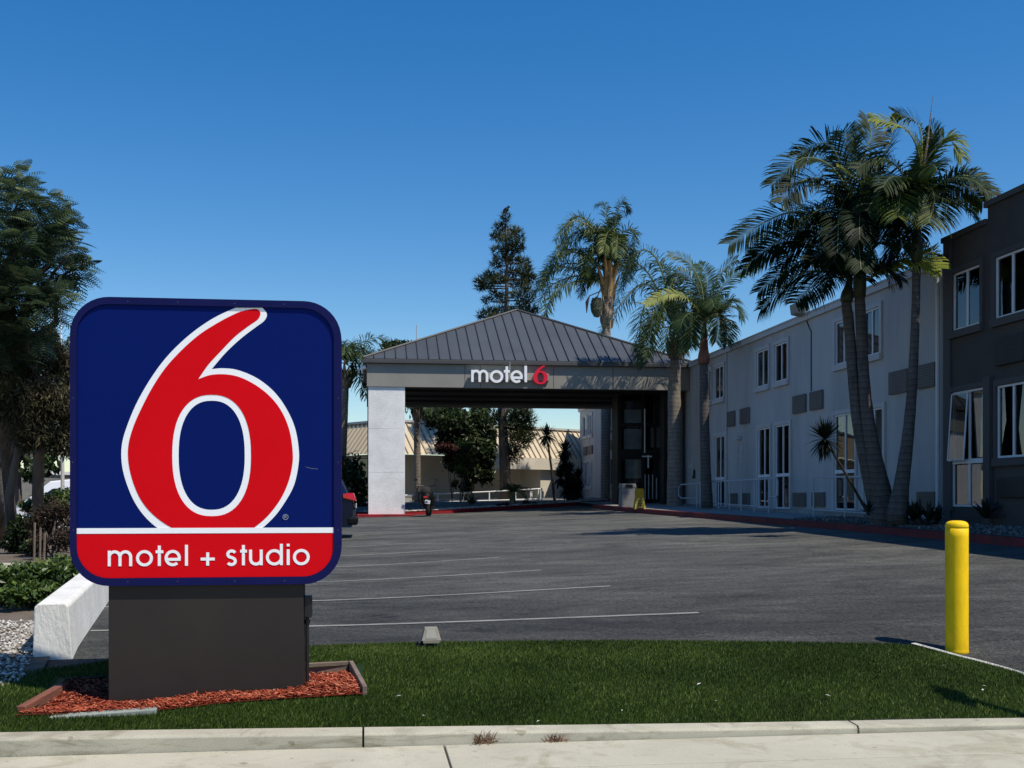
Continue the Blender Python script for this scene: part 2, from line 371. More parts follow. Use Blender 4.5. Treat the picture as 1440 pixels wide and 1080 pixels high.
# pavement slabs and joints
b = MB()
xj = [-14.0, -8.9, -4.2, .5, 5.2, 9.9, 14.6]
for y0, y1 in ((6.70, 7.385), (5.0, 6.682), (3.3, 4.985), (-3.0, 3.285)):
    for xa, xb in zip(xj, xj[1:]):
        b.box(xa+.006, xb-.006, y0, y1, -.12, 0)
struct(b.build('sidewalk', M['concrete'], bevel=.008))
b = MB(); b.box(-14, 14.6, -3.0, 7.39, -.15, -.016); struct(b.build('sidewalk_bed', M['soil']))
# front kerb, tapering down toward the driveway
def kerbtop(x): return .125 - .075*sstep(-3.5, 4.5, x) - .045*sstep(4.0, 6.4, x)
b = MB()
for xa, xb in ((-14,-10.07), (-10.07,-6.72), (-6.72,-3.37), (-3.37,-.02), (-.02,3.33), (3.33,6.6)):
    n = 6; xs = lins(xa+.006, xb-.006, n)
    prof = [(7.39,-.12), (7.398,-.022), (7.412,-.006), (7.56,0), (7.56,-.12)]
    v = [(x, p[0], (kerbtop(x)+p[1]) if p[1] > -.1 else -.12) for x in xs for p in prof]; k = len(prof)
    f = [(i*k+j, i*k+(j+1)%k, (i+1)*k+(j+1)%k, (i+1)*k+j) for i in range(n-1) for j in range(k)]
    f += [tuple(range(k)), tuple((n-1)*k+j for j in range(k))]
    b.add(v, f)
struct(b.build('kerb', M['kerb'], bevel=.004))

# ---- lawn: back edge along the lot, front edge along the kerb
edge_px = [(-120,962),(0,957),(48,947),(110,941),(150,934),(300,922),(430,914),(520,910),(600,908),(750,906.5),(900,906),(1050,907),(1150,908.5),(1230,910),(1290,913),(1345,928),(1400,942),(1440,954)]
LE = [onlot(*p) for p in edge_px]
EX = [-9.0] + [p.x for p in LE] + [5.75]; EY = [LE[0].y] + [p.y for p in LE] + [7.57]
def lawn_back(x): return float(np.interp(x, EX, EY))
BX0, BX1, BY0, BY1 = -2.34, -.02, 7.98, 9.12          # mulch bed
def lawn_z(x, y):
    yb = lawn_back(x); s = min(1, max(0, (y - 7.57)/max(.05, yb - 7.57)))
    zf = kerbtop(x) - .005; zb = zlot(x, yb) + .035
    return zf*(1-s) + zb*s + .075*math.sin(PI*s**.8)*min(1, (yb-7.57)/2.0)*sstep(-1.6, .2, x)
def in_bed(x, y, g=0): return BX0-g < x < BX1+g and BY0-g+.16*sstep(-1.7,-.9,x) < y < BY1+g
b = MB()
xs = lins(-9, 5.75, 150); ns = 26
for i in range(len(xs)-1):
    for j in range(ns):
        q = []
        for xx, s in ((xs[i], j/ns), (xs[i+1], j/ns), (xs[i+1], (j+1)/ns), (xs[i], (j+1)/ns)):
            y = 7.565 + (lawn_back(xx)-7.565)*s; q.append((xx, y, lawn_z(xx, y) - .012))
        c = [sum(p[k] for p in q)/4 for k in (0,1)]
        if in_bed(c[0], c[1], -.06): continue
        b.add(q, [(0,1,2,3)], .18)
# blades
N = 330000
X = RNG.uniform(-4.2, 5.72, N); Y = RNG.uniform(7.55, 10.4, N)
yb = np.interp(X, EX, EY); ok = (Y < yb+.015) & (Y > 7.55)
X, Y = X[ok], Y[ok]
keep = np.array([not in_bed(x, y) for x, y in zip(X, Y)]); X, Y = X[keep], Y[keep]
Z = np.array([lawn_z(x, y) for x, y in zip(X, Y)]) - .012
n = len(X); az = RNG.uniform(0, 2*PI, n); h = RNG.uniform(.014, .030, n); w = RNG.uniform(.0022, .0038, n)
ln = RNG.uniform(.15, .9, n)*h; la = RNG.normal(.6, 1.2, n)
P = np.stack([X, Y, Z], 1); wd = np.stack([np.cos(az)*w, np.sin(az)*w, np.zeros(n)], 1)
tip = P + np.stack([np.cos(la)*ln, np.sin(la)*ln, h], 1)
V = np.stack([P-wd, P+wd, tip], 1).reshape(-1, 3); F = np.arange(3*n).reshape(-1, 3)
patch = np.sin(X*1.7+Y*2.1)*np.cos(X*.9-Y*3.3)*.10 + np.sin(X*.6+1.3)*np.sin(Y*1.4+X*.35)*.09
A = np.clip(RNG.beta(2.2, 3.2, n) + patch, 0, 1)
b.np_add(V, F, A)
tag(b.build('lawn_grass', M['grass'], fix=False), kind='stuff', label='dense short dark green lawn around the sign, sloping up from the kerb', cat='grass')
# pale concrete edging on the driveway side of the lawn
b = MB(); pts = [onlot(*p) for p in ((1284,911.5),(1312,919),(1345,928),(1380,937.5),(1412,946),(1440,954.5),(1475,964))]
for p, q in zip(pts, pts[1:]):
    t = (q-p).normalized(); nn = Vector((-t.y, t.x, 0)).normalized()*.034
    b.quad(p-nn+Vector((0,0,.042)), q-nn+Vector((0,0,.042)), q+nn+Vector((0,0,.042)), p+nn+Vector((0,0,.042)))
    b.quad(p+nn+Vector((0,0,.042)), q+nn+Vector((0,0,.042)), q+nn+Vector((0,0,-.05)), p+nn+Vector((0,0,-.05)))
struct(b.build('lawn_edging', surf('pale_edging', (.62,.62,.58), (.42,.42,.39), 9, .9, .4, 60, dirt=.4, dscale=4), fix=False))

# ---- stall lines
def ground_strip(b, pa, pb, w, n=26, dz=.005):
    pts = []
    for i in range(n):
        x = pa.x + (pb.x-pa.x)*i/(n-1); y = pa.y + (pb.y-pa.y)*i/(n-1); pts.append((x, y))
    t = (Vector((pb.x,pb.y))-Vector((pa.x,pa.y))).normalized(); nn = (-t.y*w/2, t.x*w/2)
    for (xa, ya), (xb, yb_) in zip(pts, pts[1:]):
        q = [(xa-nn[0], ya-nn[1]), (xb-nn[0], yb_-nn[1]), (xb+nn[0], yb_+nn[1]), (xa+nn[0], ya+nn[1])]
        b.add([(u, v, zlot(u, v)+dz) for u, v in q], [(0,1,2,3)])
b = MB()
for (x0,y0),(x1,y1) in (((437,881),(982,862)), ((440,845.5),(858,824.5)), ((470,818),(762,802)), ((480,797.5),(702,784)), ((480,782),(634,773.5)), ((480,770),(580,764)), ((480,759),(545,755.5))):
    pa, pb = onlot(x0, y0), onlot(x1, y1)
    t = (pa-pb); t.z = 0; t.normalize(); xl = -2.35 - .146*(pb.y-9.7); k = (pb.x - xl)/max(.2, -t.x); pa = pb + t*k
    ground_strip(b, pa, pb, .09, 40)
struct(b.build('parking_line', M['paint_white'], fix=False))

# ---- kerbs of the planted strips; each is a swept block on the lot
def sweep(b, pts, w, h, inset=0.0, sub=6, base=-.1):
    P = []
    for i in range(len(pts)-1):
        for k in range(sub): P.append(pts[i].lerp(pts[i+1], k/sub))
    P.append(pts[-1]); v = []; n = len(P)
    for i, p in enumerate(P):
        t = (P[min(i+1,n-1)] - P[max(i-1,0)]); t.z = 0; t.normalize(); nn = Vector((t.y, -t.x, 0))
        z = zlot(p.x, p.y)
        for o, hh in ((0, base), (0, h-.02), (.02, h), (w, h), (w, base)):
            v.append((p.x+nn.x*o, p.y+nn.y*o, z+hh))
    f = [(i*5+j, i*5+(j+1)%5, (i+1)*5+(j+1)%5, (i+1)*5+j) for i in range(n-1) for j in range(5)]
    f += [(0,1,2,3,4), tuple((n-1)*5+j for j in range(5))]
    b.add(v, f)
# right: from lobby entrance toward the camera
RK = [onlot(*p) for p in ((838,714.5),(868,717.5),(905,721.5),(960,726),(1030,731.5),(1112,738.5),(1200,746),(1300,755.5),(1440,768.5))]
for p in RK: p.x = min(p.x, 11.55)
RK.append(Vector((RK[-1].x+.1, 12.0, 0)))
b = MB(); sweep(b, RK[::-1], -.16, .15); 
struct(b.build('red_kerb', M['red_dull'], fix=True))
# walkway and planter behind it
def fill_right(y0, y1, dz, name, m):
    b = MB(); ys = lins(y0, y1, 40)
    kx = [p.x for p in RK][::-1]; ky = [p.y for p in RK][::-1]
    for ya, yb_ in zip(ys, ys[1:]):
        q = []
        for yy, xx in ((ya, np.interp(ya, ky, kx)+.155), (ya, 13.3), (yb_, 13.3), (yb_, np.interp(yb_, ky, kx)+.155)):
            q.append((float(xx), yy, zlot(float(np.interp(yy, ky, kx)), yy) + dz + (.0 if xx < 13 else .08)))
        b.add(q, [(0,1,2,3)])
    return b.build(name, m, fix=False)
def planter_z(x, y):
    kx = [p.x for p in RK][::-1]; ky = [p.y for p in RK][::-1]; k = float(np.interp(y, ky, kx))
    t = min(1, max(0, (x-k-.155)/max(.2, 13.3-k-.155)))
    return zlot(k, y) + .145 + .08*t
struct(fill_right(12.0, 28.6, .145, 'gravel_planter', M['gravel_bed']))
struct(fill_right(28.6, 52.5, .148, 'walkway', M['walk']))
# left island beyond the column
LK = [onlot(*p) for p in ((494,727),(506,725.2),(570,724.8),(640,721.5),(700,717.8),(760,714),(806,711.2))]
LK += [Vector((11.6, 54.5, 0)), Vector((12.6, 58, 0))]
b = MB(); sweep(b, LK, -.16, .15); struct(b.build('red_kerb', M['red_kerb']))
b = MB(); poly = [(p.x, p.y) for p in LK] + [(12.9, 64), (-14, 64), (-14, 43.0), (LK[0].x-.3, 43.0)]
b.add([(x, y, zlot(x, y)+.14) for x, y in poly], [tuple(range(len(poly)))]); struct(b.build('gravel_island', M['gravel_bed'], fix=False))
b = MB(); b.add([(x, y, zlot(x, y)+.13) for x, y in ((-14,64),(14,64),(14,100),(-14,100))], [(0,1,2,3)]); struct(b.build('back_ground', M['walk'], fix=False))
# left planting strip next to the white wall
wallA = atd(48, 850, 9.35); WD = Vector((-.146, .989, 0)).normalized()
def leftz(x, y): return zlot(-2.5, y) + .03 + .05*sstep(9, 12, y)
b = MB(); ys = lins(8.6, 64, 60)
for ya, yb_ in zip(ys, ys[1:]):
    q = [(-30, ya, leftz(-30, ya)), (wallA.x+.12+WD.x*(ya-wallA.y), ya, leftz(0, ya)), (wallA.x+.12+WD.x*(yb_-wallA.y), yb_, leftz(0, yb_)), (-30, yb_, leftz(-30, yb_))]
    b.add(q, [(0,1,2,3)])
struct(b.build('planting_ground', M['soil'], fix=False))
b = MB(); b.add([(x, y, leftz(x, y)+.006) for x, y in ((-4.9,8.7),(wallA.x+.1,8.7),(wallA.x-.05,11.6),(-9,11.6))], [(0,1,2,3)]); struct(b.build('gravel_ground', M['gravel_bed'], fix=False))
b = MB(); b.add([(x, y, leftz(x, y)+.008) for x, y in ((-20,14.6),(-5.3,14.6),(-5.5,19.5),(-20,19.5))], [(0,1,2,3)]); struct(b.build('side_path', M['concrete'], fix=False))

def pebbles(n, fx, name, label, m, smin, smax):
    b = MB(); Vs = []; Fs = []; As = []
    oc = np.array([(1,0,0),(0,1,0),(-1,0,0),(0,-1,0),(0,0,1),(0,0,-1)], float); of = np.array([(0,1,4),(1,2,4),(2,3,4),(3,0,4),(1,0,5),(2,1,5),(3,2,5),(0,3,5)])
    for i in range(n):
        p = fx(); s = random.uniform(smin, smax); a = random.uniform(0, 6.28)
        o = oc*np.array([s, s*random.uniform(.6,1), s*random.uniform(.45,.8)]) + RNG.normal(0, s*.12, (6,3))
        R = np.array([[math.cos(a),-math.sin(a),0],[math.sin(a),math.cos(a),0],[0,0,1]])
        Vs.append(o @ R.T + np.array(p)); Fs.append(of + 6*i); As.append(np.full(8, random.betavariate(2,2)))
    b.np_add(np.concatenate(Vs), np.concatenate(Fs), np.concatenate(As)); return tag(b.build(name, m, fix=False), label, 'gravel', kind='stuff')
def pa():
    while True:
        x, y = random.uniform(-6.2, -2.6), random.uniform(8.75, 11.5)
        if x < wallA.x + WD.x*(y-wallA.y): return (x, y, leftz(x, y)+.012)
pebbles(9000, pa, 'pebble_gravel', 'pale grey pebbles spread left of the white wall', M['gravel'], .010, .026)
def pb_():
    ky = [p.y for p in RK][::-1]; kx = [p.x for p in RK][::-1]
    y = random.uniform(15, 28.5); x = random.uniform(float(np.interp(y, ky, kx))+.2, 12.9); return (x, y, planter_z(x, y)+.015)
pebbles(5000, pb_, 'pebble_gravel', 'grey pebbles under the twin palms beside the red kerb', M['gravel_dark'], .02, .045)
def pc_():
    t = random.random()*5.6+1; i = int(t); p = LK[i].lerp(LK[i+1], t-i); q = p + Vector((-.1, 1, 0))*random.uniform(.2, 2.2); return (q.x, q.y, zlot(q.x, q.y)+.16)
pebbles(2500, pc_, 'pebble_gravel', 'pale pebbles behind the left red kerb under the white railing', M['gravel'], .03, .06)

# ================================================================== LETTERING
def ribbon(b, pts, w, fn, d0, d1, closed=False):
    pts = [p for i, p in enumerate(pts) if i == 0 or math.dist(p, pts[i-1]) > w*.04]
    _rib(b, pts, w, fn, d0, d1, closed)
def _rib(b, pts, w, fn, d0, d1, closed=False):
    """flat stroke of width w along 2-D pts; fn(u, v, depth) -> world; front at depth d1, back at d0"""
    n = len(pts); L = []; R = []
    for i in range(n):
        a = pts[(i-1) % n] if (closed or i > 0) else None; c = pts[(i+1) % n] if (closed or i < n-1) else None; p = pts[i]
        t1 = (Vector(p)-Vector(a)).normalized() if a is not None else None; t2 = (Vector(c)-Vector(p)).normalized() if c is not None else None
        t1 = t1 or t2; t2 = t2 or t1
        n1 = Vector((-t1.y, t1.x)); n2 = Vector((-t2.y, t2.x)); m = (n1+n2).normalized(); k = (w/2)/max(.35, m.dot(n1))
        L.append((p[0]+m.x*k, p[1]+m.y*k)); R.append((p[0]-m.x*k, p[1]-m.y*k))
    v = []
    for i in range(n): v += [fn(*L[i], d1), fn(*R[i], d1), fn(*R[i], d0), fn(*L[i], d0)]
    f = []
    for i in range(n if closed else n-1):
        j = (i+1) % n
        for k in range(4): f.append((i*4+k, i*4+(k+1)%4, j*4+(k+1)%4, j*4+k))
    if not closed: f += [(0,1,2,3), tuple((n-1)*4+k for k in (3,2,1,0))]
    b.add(v, f)
def arc(cx, cy, r, a0, a1, n=14): return [(cx+r*math.cos(math.radians(a0+(a1-a0)*i/n)), cy+r*math.sin(math.radians(a0+(a1-a0)*i/n))) for i in range(n+1)]
def glyph(ch, w):
    """geometric sans letters, x-height 1; list of (points, closed) and advance"""
    h = w/2; r = .5 - h + .02
    if ch == 'm':
        g = .345; s0, s1, s2 = h, h+2*g, h+4*g
        return [([(s0,0),(s0,1)],0), ([(s0,.55)]+arc(s0+g,1-g-h+.02,g,180,0,12)+[(s1,0)],0), ([(s1,.55)]+arc(s1+g,1-g-h+.02,g,180,0,12)+[(s2,0)],0)], s2+h
    if ch == 'o': return [(arc(.53,.5,r,0,345,30),1)], 1.06
    if ch == 't': return [([(.22,0),(.22,1.3)],0), ([(0,1-h),(.46,1-h)],0)], .46
    if ch == 'e': return [(arc(.53,.5,r,-4,312,28),0), ([(.53-r,.5-h*.9),(.53+r+h*.9,.5-h*.9)],0)], 1.06
    if ch == 'l': return [([(h,0),(h,1.34)],0)], w
    if ch == 's': return [(arc(.29,.72,.21,25,235,12)[0:]+[(.33,.49)]+arc(.28,.27,.215,55,-150,12),0)], .58
    if ch == 'u': return [([(h,1),(h,.40)]+arc(.42,.40,.42-h,180,360,12)+[(.84-h,1)],0), ([(.84-h,.4),(.84-h,0)],0)], .84
    if ch == 'd': return [(arc(.53,.5,r,0,345,30),1), ([(.53+r,0),(.53+r,1.36)],0)], .53+r+h
    if ch == 'i': return [([(h,0),(h,1)],0), ([(h,1.19),(h,1.36)],0)], w
    if ch == '+': return [([(0,.42),(.84,.42)],0), ([(.42,0),(.42,.84)],0)], .84
def letter_strokes(b, ch, u0, v0, size, w, fn, d0, d1, width=None):
    st, adv = glyph(ch, w); k = (width/adv/size) if width else 1
    for i, (p, c) in enumerate(st):
        e = i*.0008
        ribbon(b, [(u0+q[0]*size*k, v0+q[1]*size) for q in p], w*size, fn, d0, d1+e, bool(c))
def filled(name, m, outlines, depth, fn, parent):
    """closed 2-D outlines (first outer, rest holes) filled and extruded through a curve, then mapped to the world"""
    cu = bpy.data.curves.new(name, 'CURVE'); cu.dimensions = '2D'; cu.fill_mode = 'BOTH'; cu.extrude = depth/2
    for o in outlines:
        s = cu.splines.new('POLY'); s.points.add(len(o)-1); s.use_cyclic_u = True
        for q, p in zip(s.points, o): q.co = (p[0], p[1], 0, 1)
    ob = bpy.data.objects.new('tmp', cu); COL.objects.link(ob)
    dg = bpy.context.evaluated_depsgraph_get(); me = bpy.data.meshes.new_from_object(ob.evaluated_get(dg))
    b = MB(); b.add([fn(v.co.x, v.co.y, v.co.z + depth/2) for v in me.vertices], [tuple(p.vertices) for p in me.polygons])
    bpy.data.objects.remove(ob); bpy.data.curves.remove(cu); bpy.data.meshes.remove(me)
    return b.build(name, m, parent)
def spline(pts, n=5, corners=()):
    """closed Catmull-Rom through pts, with sharp corners at the given indices"""
    out = []; L = len(pts)
    for i in range(L):
        p0, p1, p2, p3 = [Vector(pts[(i+k) % L]) for k in (-1,0,1,2)]
        m1 = (p2-p0)*.5 if i not in corners else (p2-p1)*.6; m2 = (p3-p1)*.5 if (i+1) % L not in corners else (p2-p1)*.6
        for k in range(n):
            t = k/n; out.append(tuple(p1*(2*t**3-3*t**2+1) + m1*(t**3-2*t**2+t) + p2*(-2*t**3+3*t**2) + m2*(t**3-t**2)))
    return out
def superellipse(cx, cy, a, c, e=2.35, n=64):
    r = []
    for i in range(n):
        t = 2*PI*i/n; ct, st = math.cos(t), math.sin(t)
        r.append((cx+a*math.copysign(abs(ct)**(2/e), ct), cy+c*math.copysign(abs(st)**(2/e), st)))
    return r
SIX_RED = [(880,127),(945,117),(966,135),(955,165),(905,201),(845,248),(780,315),(720,380),(671,450),(730,430),(800,427),(870,441),(950,482),(1020,540),(1072,612),(1106,700),(1120,800),(1116,870),(1095,950),(1055,1030),(990,1110),(910,1170),(830,1195),(735,1200),(640,1190),(545,1155),(465,1100),(405,1032),(364,945),(341,850),(340,765),(362,680),(400,592),(455,487),(520,391),(600,305),(680,236),(760,185),(825,150)]
SIX_WHITE = [(848,111),(976,111),(997,140),(985,172),(940,206),(870,260),(800,326),(735,402),(790,398),(860,407),(950,445),(1030,508),(1090,590),(1131,683),(1149,790),(1145,870),(1125,955),(1085,1030),(1030,1105),(950,1175),(850,1222),(735,1230),(620,1220),(520,1182),(440,1125),(376,1045),(333,950),(309,855),(309,760),(336,665),(383,555),(450,440),(520,346),(600,265),(680,201),(760,151)]
HOLE_OUT = superellipse(735,812,187,288); HOLE_IN = superellipse(735,811,157,259)

# ================================================================== MONUMENT SIGN
SY = 8.42
sg = thing('monument_sign', 'large blue monument sign with red numeral 6 and red band on a dark pedestal', 'sign', (-1.13, SY+.2, .15))
def sp(px, py): 
    p = atY(px, py, SY); return p
tl, br = sp(98.5, 417), sp(480, 822.5)
x0, x1, z1 = tl.x, br.x, sp(290, 420.5).z; z0 = sp(290, 822.8).z
def rrect(xa, xb, za, zb, r, n=10):
    o = []
    for cx, cz, a in ((xb-r, zb-r, 0), (xa+r, zb-r, 90), (xa+r, za+r, 180), (xb-r, za+r, 270)):
        o += arc(cx, cz, r, a, a+90, n)
    return o
def fnY(y): return lambda u, v, d: Vector((u, y - d, v))
ix0, ix1 = sp(107.5,600).x, sp(469.5,600).x; iz1 = sp(290,430.5).z; iz0 = sp(290,812.2).z
R_OUT, R_IN = .27, .225
filled('cabinet_frame', M['sign_blue'], [rrect(x0, x1, z0, z1, R_OUT), rrect(ix0, ix1, iz0, iz1, R_IN)], .16, fnY(SY+.155), sg)
b = MB(); o = rrect(x0+.002, x1-.002, z0+.002, z1-.002, R_OUT)
b.prism(o, lambda u, v, k: Vector((u, SY+.158+(.13 if k else 0), v))); b.build('cabinet', M['sign_blue'], sg)
zb1, zb0 = sp(290, 742.3).z, sp(290, 749.8).z
FY = SY + .010
b = MB(); o = rrect(ix0+.001, ix1-.001, iz0+.001, iz1-.001, R_IN); b.prism(o, lambda u, v, k: Vector((u, FY+(.01 if k else 0), v))); b.build('sign_face', M['sign_face'], sg)
def z1px(p): q = atY(80+p[0]/3.376, 400+p[1]/3.376, FY); return (q.x, q.z)
wt = [z1px(p) for p in spline(SIX_WHITE, 6, (0,1,7))]; wt = [(u, max(v, zb0+.003)) for u, v in wt]
rd = [z1px(p) for p in spline(SIX_RED, 6, (8,))]; rd = [(u, max(v, zb0+.003)) for u, v in rd]
filled('numeral_outline', M['sign_white'], [wt, [z1px(p) for p in HOLE_IN]], .0015, fnY(FY-.0005), sg)
filled('numeral', M['sign_red'], [rd, [z1px(p) for p in HOLE_OUT]], .0015, fnY(FY-.0025), sg)
b = MB(); b.box(ix0+.0015, ix1-.0015, FY-.0072, FY-.0045, zb0-.001, zb1); b.build('white_stripe', M['sign_white'], sg)
b = MB(); o = [q for q in rrect(ix0+.0015, ix1-.0015, iz0+.0015, iz1, R_IN) if q[1] < zb0-.2]
lo = [q for q in rrect(ix0+.0015, ix1-.0015, iz0+.0015, iz1-.002, R_IN-.002, 14) if q[1] < (iz0+iz1)/2]
poly = [(ix1-.0015, zb0-.0015), (ix0+.0015, zb0-.0015)] + lo
b.prism(poly, lambda u, v, k: Vector((u, FY-.0045+(.004 if k else 0), v))); b.build('red_band', M['sign_red'], sg)
TY = FY - .0055
def zt(px, py): q = atY(90+px/3.6, 720+py/3.6, TY); return (q.x, q.z)
for word in ((('m',222,345),('o',364,451),('t',464,503),('e',509,592),('l',612,628)), (('+',692,763),), (('s',822,875),('t',892,926),('u',937,1006),('d',1021,1108),('i',1128,1142),('o',1158,1245))):
    b = MB()
    for ch, ua, ub in word:
        base = 275 - (ua-222)/1023*7.5; a = zt(ua, base); e = zt(ub, base); top = zt(ua, base-79)
        letter_strokes(b, ch, a[0], a[1], top[1]-a[1], .185, fnY(TY), 0, .0025, e[0]-a[0])
    b.build('lettering', M['sign_white'], sg)
b = MB(); c = atY(401.5, 727, FY-.004)
ribbon(b, arc(c.x, c.z, .019, 0, 350, 20), .0032, fnY(FY-.004), 0, .001, True)
ribbon(b, [(c.x-.007, c.z-.01), (c.x-.007, c.z+.01)]+[(c.x+.002, c.z+.01), (c.x+.006, c.z+.006), (c.x+.002, c.z+.001), (c.x-.004, c.z+.001)], .003, fnY(FY-.004), 0, .0013)
ribbon(b, [(c.x, c.z+.001), (c.x+.008, c.z-.01)], .003, fnY(FY-.004), 0, .0016)
b.build('registered_mark', surf('mark_grey', (.35,.38,.48), None, 3, .5), sg)
px0, px1 = sp(151,900).x, sp(426.5,900).x
b = MB(); b.box(px0, px1, SY+.036, SY+.27, .02, z0-.001); b.build('pedestal', M['sign_base'], sg, bevel=.004)
b = MB()
for q in (152, 432): 
    p = sp(q, 417); b.lathe([(.010,-.01),(.012,.012),(.006,.022)], (p.x, SY+.15, z1), 10); b.build('bolt', M['dark_metal'], sg); b = MB()
b = MB()                                                            # joints of the frame and its screws
for px, py in ((97.6,470.5),(480,768.5),(97,777.5)):
    p = sp(px, py); s = 1 if px < 200 else -1
    b.box(min(p.x, p.x+s*.052), max(p.x, p.x+s*.052), SY-.0065, SY-.0052, p.z-.0028, p.z); b.build('frame_joint', M['dark_metal'], sg); b = MB()
scm = surf('screw_head', (.09,.09,.12), None, 3, .4, metal=.5)
for px, py in ((103,560),(102.5,650),(103.5,745),(475.5,560),(475.5,650),(475.5,745),(180,424),(250,425),(330,427),(400,428),(180,818),(250,817.5),(330,817),(400,816.5)):
    p = sp(px, py); b = MB(); b.prism(arc(p.x, p.z, .0045, 0, 330, 8), lambda u, v, k: Vector((u, SY-.0065+(.002 if k else 0), v))); b.build('screw', scm, sg)
p0 = atY(430.0, 656.5, FY); p1 = atY(447, 659.5, FY); pm = atY(437, 658.6, FY)
b = MB(); ribbon(b, [(p0.x,p0.z),(pm.x,pm.z),(p1.x,p1.z)], .0010, fnY(FY-.0003), 0, .0008); b.build('scratch', M['rail_grey'], sg)
# electrical box with conduit on the side of the pedestal
b = MB(); e0, e1 = atY(428.5, 838, SY+.1), atY(438.5, 868, SY+.1)
b.box(px1+.001, e1.x, SY+.07, SY+.19, e1.z, e0.z); b.build('junction_box', M['dark_metal'], sg, bevel=.006)
b = MB(); b.tube([(px1+.022, SY+.13, e1.z), (px1+.022, SY+.13, .2)], .014, 10); b.tube([(px1+.022, SY+.13, e1.z-.02), (px1+.022, SY+.13, e1.z-.05)], .021, 10); b.build('conduit', M['dark_metal'], sg)

# mulch bed with its edging boards
def mulch_z(x, y):
    c = .138 + .060*(x+1.83) + .012*math.sin(7*x)*math.sin(5*y)
    c = max(c, zlot(x, y) + .03); w = sstep(BY0, 8.46, y)
    return (lawn_z(x, BY0+.16*sstep(-1.7,-.9,x)) + .012)*(1-w) + c*w
b = MB(); n = 26
for i in range(n):
    for j in range(12):
        q = []
        for a, c in ((0,0),(1,0),(1,1),(0,1)):
            x = BX0+(BX1-BX0)*(i+a)/n; ya = BY0+.01+.16*sstep(-1.7,-.9,x); q.append((x, ya+(BY1-ya)*(j+c)/12))
        b.add([(x, y, mulch_z(x, y)-.012) for x, y in q], [(0,1,2,3)], .1)
n = 10000; ct = []
for i in range(n):
    x, y = random.uniform(BX0+.03, BX1-.03), random.uniform(BY0+.03, BY1-.03)
    if x > -1.5 and y < BY0 + .16*sstep(-1.7,-.9,x) + .02: continue
    a = random.gauss(0, .9); l = random.uniform(.010, .036); w = random.uniform(.0025, .0065); ti = random.uniform(-.5, .5)
    c = Vector((x, y, mulch_z(x, y)+random.uniform(-.008, .016))); d = Vector((math.cos(a), math.sin(a), ti)).normalized()*l; s = Vector((-math.sin(a), math.cos(a), random.uniform(-.6,.6))).normalized()*w
    b.add([c-d-s, c+d-s*.6, c+d+s*.6, c-d+s], [(0,1,2,3)], random.betavariate(2, 2.2))
tag(b.build('bark_mulch', M['mulch'], fix=False), 'red bark mulch heaped around the foot of the sign pedestal', 'mulch', kind='stuff')
def board(name, label, p, q, h, m, t=.035):
    b = MB(); a = Vector(p); c = Vector(q); d = (c-a); L = d.length; mid = (a+c)/2
    Mx = Matrix.Rotation(math.atan2(d.y, d.x), 3, 'Z') @ Matrix.Rotation(-math.asin(d.z/L), 3, 'Y')
    b.obox(mid, (L, t, h), Mx); tag(b.build(name, m, bevel=.006), label, 'edging board', 'edging boards around the mulch bed')
board('edging_board', 'reddish timber board at the left end of the mulch bed', (BX0+.01, 8.10, .145), (BX0+.10, 8.80, .185), .085, M['timber_red'], .06)
board('edging_board', 'grey green edging slab sunk in the grass before the mulch bed', (-2.10, 7.97, .105), (-1.42, 8.03, .13), .075, M['stone'], .11)
board('edging_board', 'grey timber board at the right end of the mulch bed', (BX1+.01, 8.17, .225), (BX1-.10, 9.10, .275), .085, M['timber'])
board('edging_board', 'grey timber board behind the mulch bed beside the conduit', (-.95, 9.11, .235), (-.14, 9.11, .262), .10, M['timber'])
# ================================================================== SMALL THINGS IN FRONT
# low white wall: swept block with slightly battered side, rounded top
b = MB(); v = []; n = 15; th = .265
S = Vector((WD.y, -WD.x, 0))
for i in range(n):
    t = i/(n-1)*9.0; p = Vector((wallA.x, wallA.y, 0)) + WD*t
    top = .735 + .008*t; base = .02
    for o, z in ((-.02, base), (0, top-.03), (.03, top), (th-.03, top), (th, top-.03), (th+.05, base)):
        v.append(p + S*o + Vector((0, 0, z)))
f = [(i*6+j, i*6+(j+1)%6, (i+1)*6+(j+1)%6, (i+1)*6+j) for i in range(n-1) for j in range(6)] + [tuple(range(6)), tuple((n-1)*6+j for j in range(6))]
b.add(v, f); tag(b.build('low_wall', M['white_wall'], bevel=.012), 'low white rough plastered wall running back behind the sign', 'wall')

bp = onlot(1345.5, 915.5)
bo = thing('bollard', 'bright yellow steel bollard with rounded cap at the lawn corner', 'bollard', bp)
hb = (915.5-732)*bp.y/ (CA)/FPX * .985
dep = (bp.y + .0)/ (ray(1345,915)[1]); hb = (915.5-732)*dep/FPX; rb = 15.6*dep/FPX
b = MB(); pr = [(rb*1.03,-.03),(rb*1.02,.004),(rb,.014)] + [(rb*(1+.004*math.sin(i*1.9)), .03+(hb-.085)*i/12) for i in range(13)]
b.lathe(pr, bp, 32); b.build('post', M['yellow'], bo, smooth=True)
b = MB(); b.lathe([(rb*1.0, hb-.068), (rb*1.006, hb-.052), (rb*.99, hb-.036), (rb*.90, hb-.020), (rb*.72, hb-.008), (rb*.4, hb-.001), (rb*.1, hb)], bp, 32); b.build('cap', M['yellow'], bo, smooth=True)

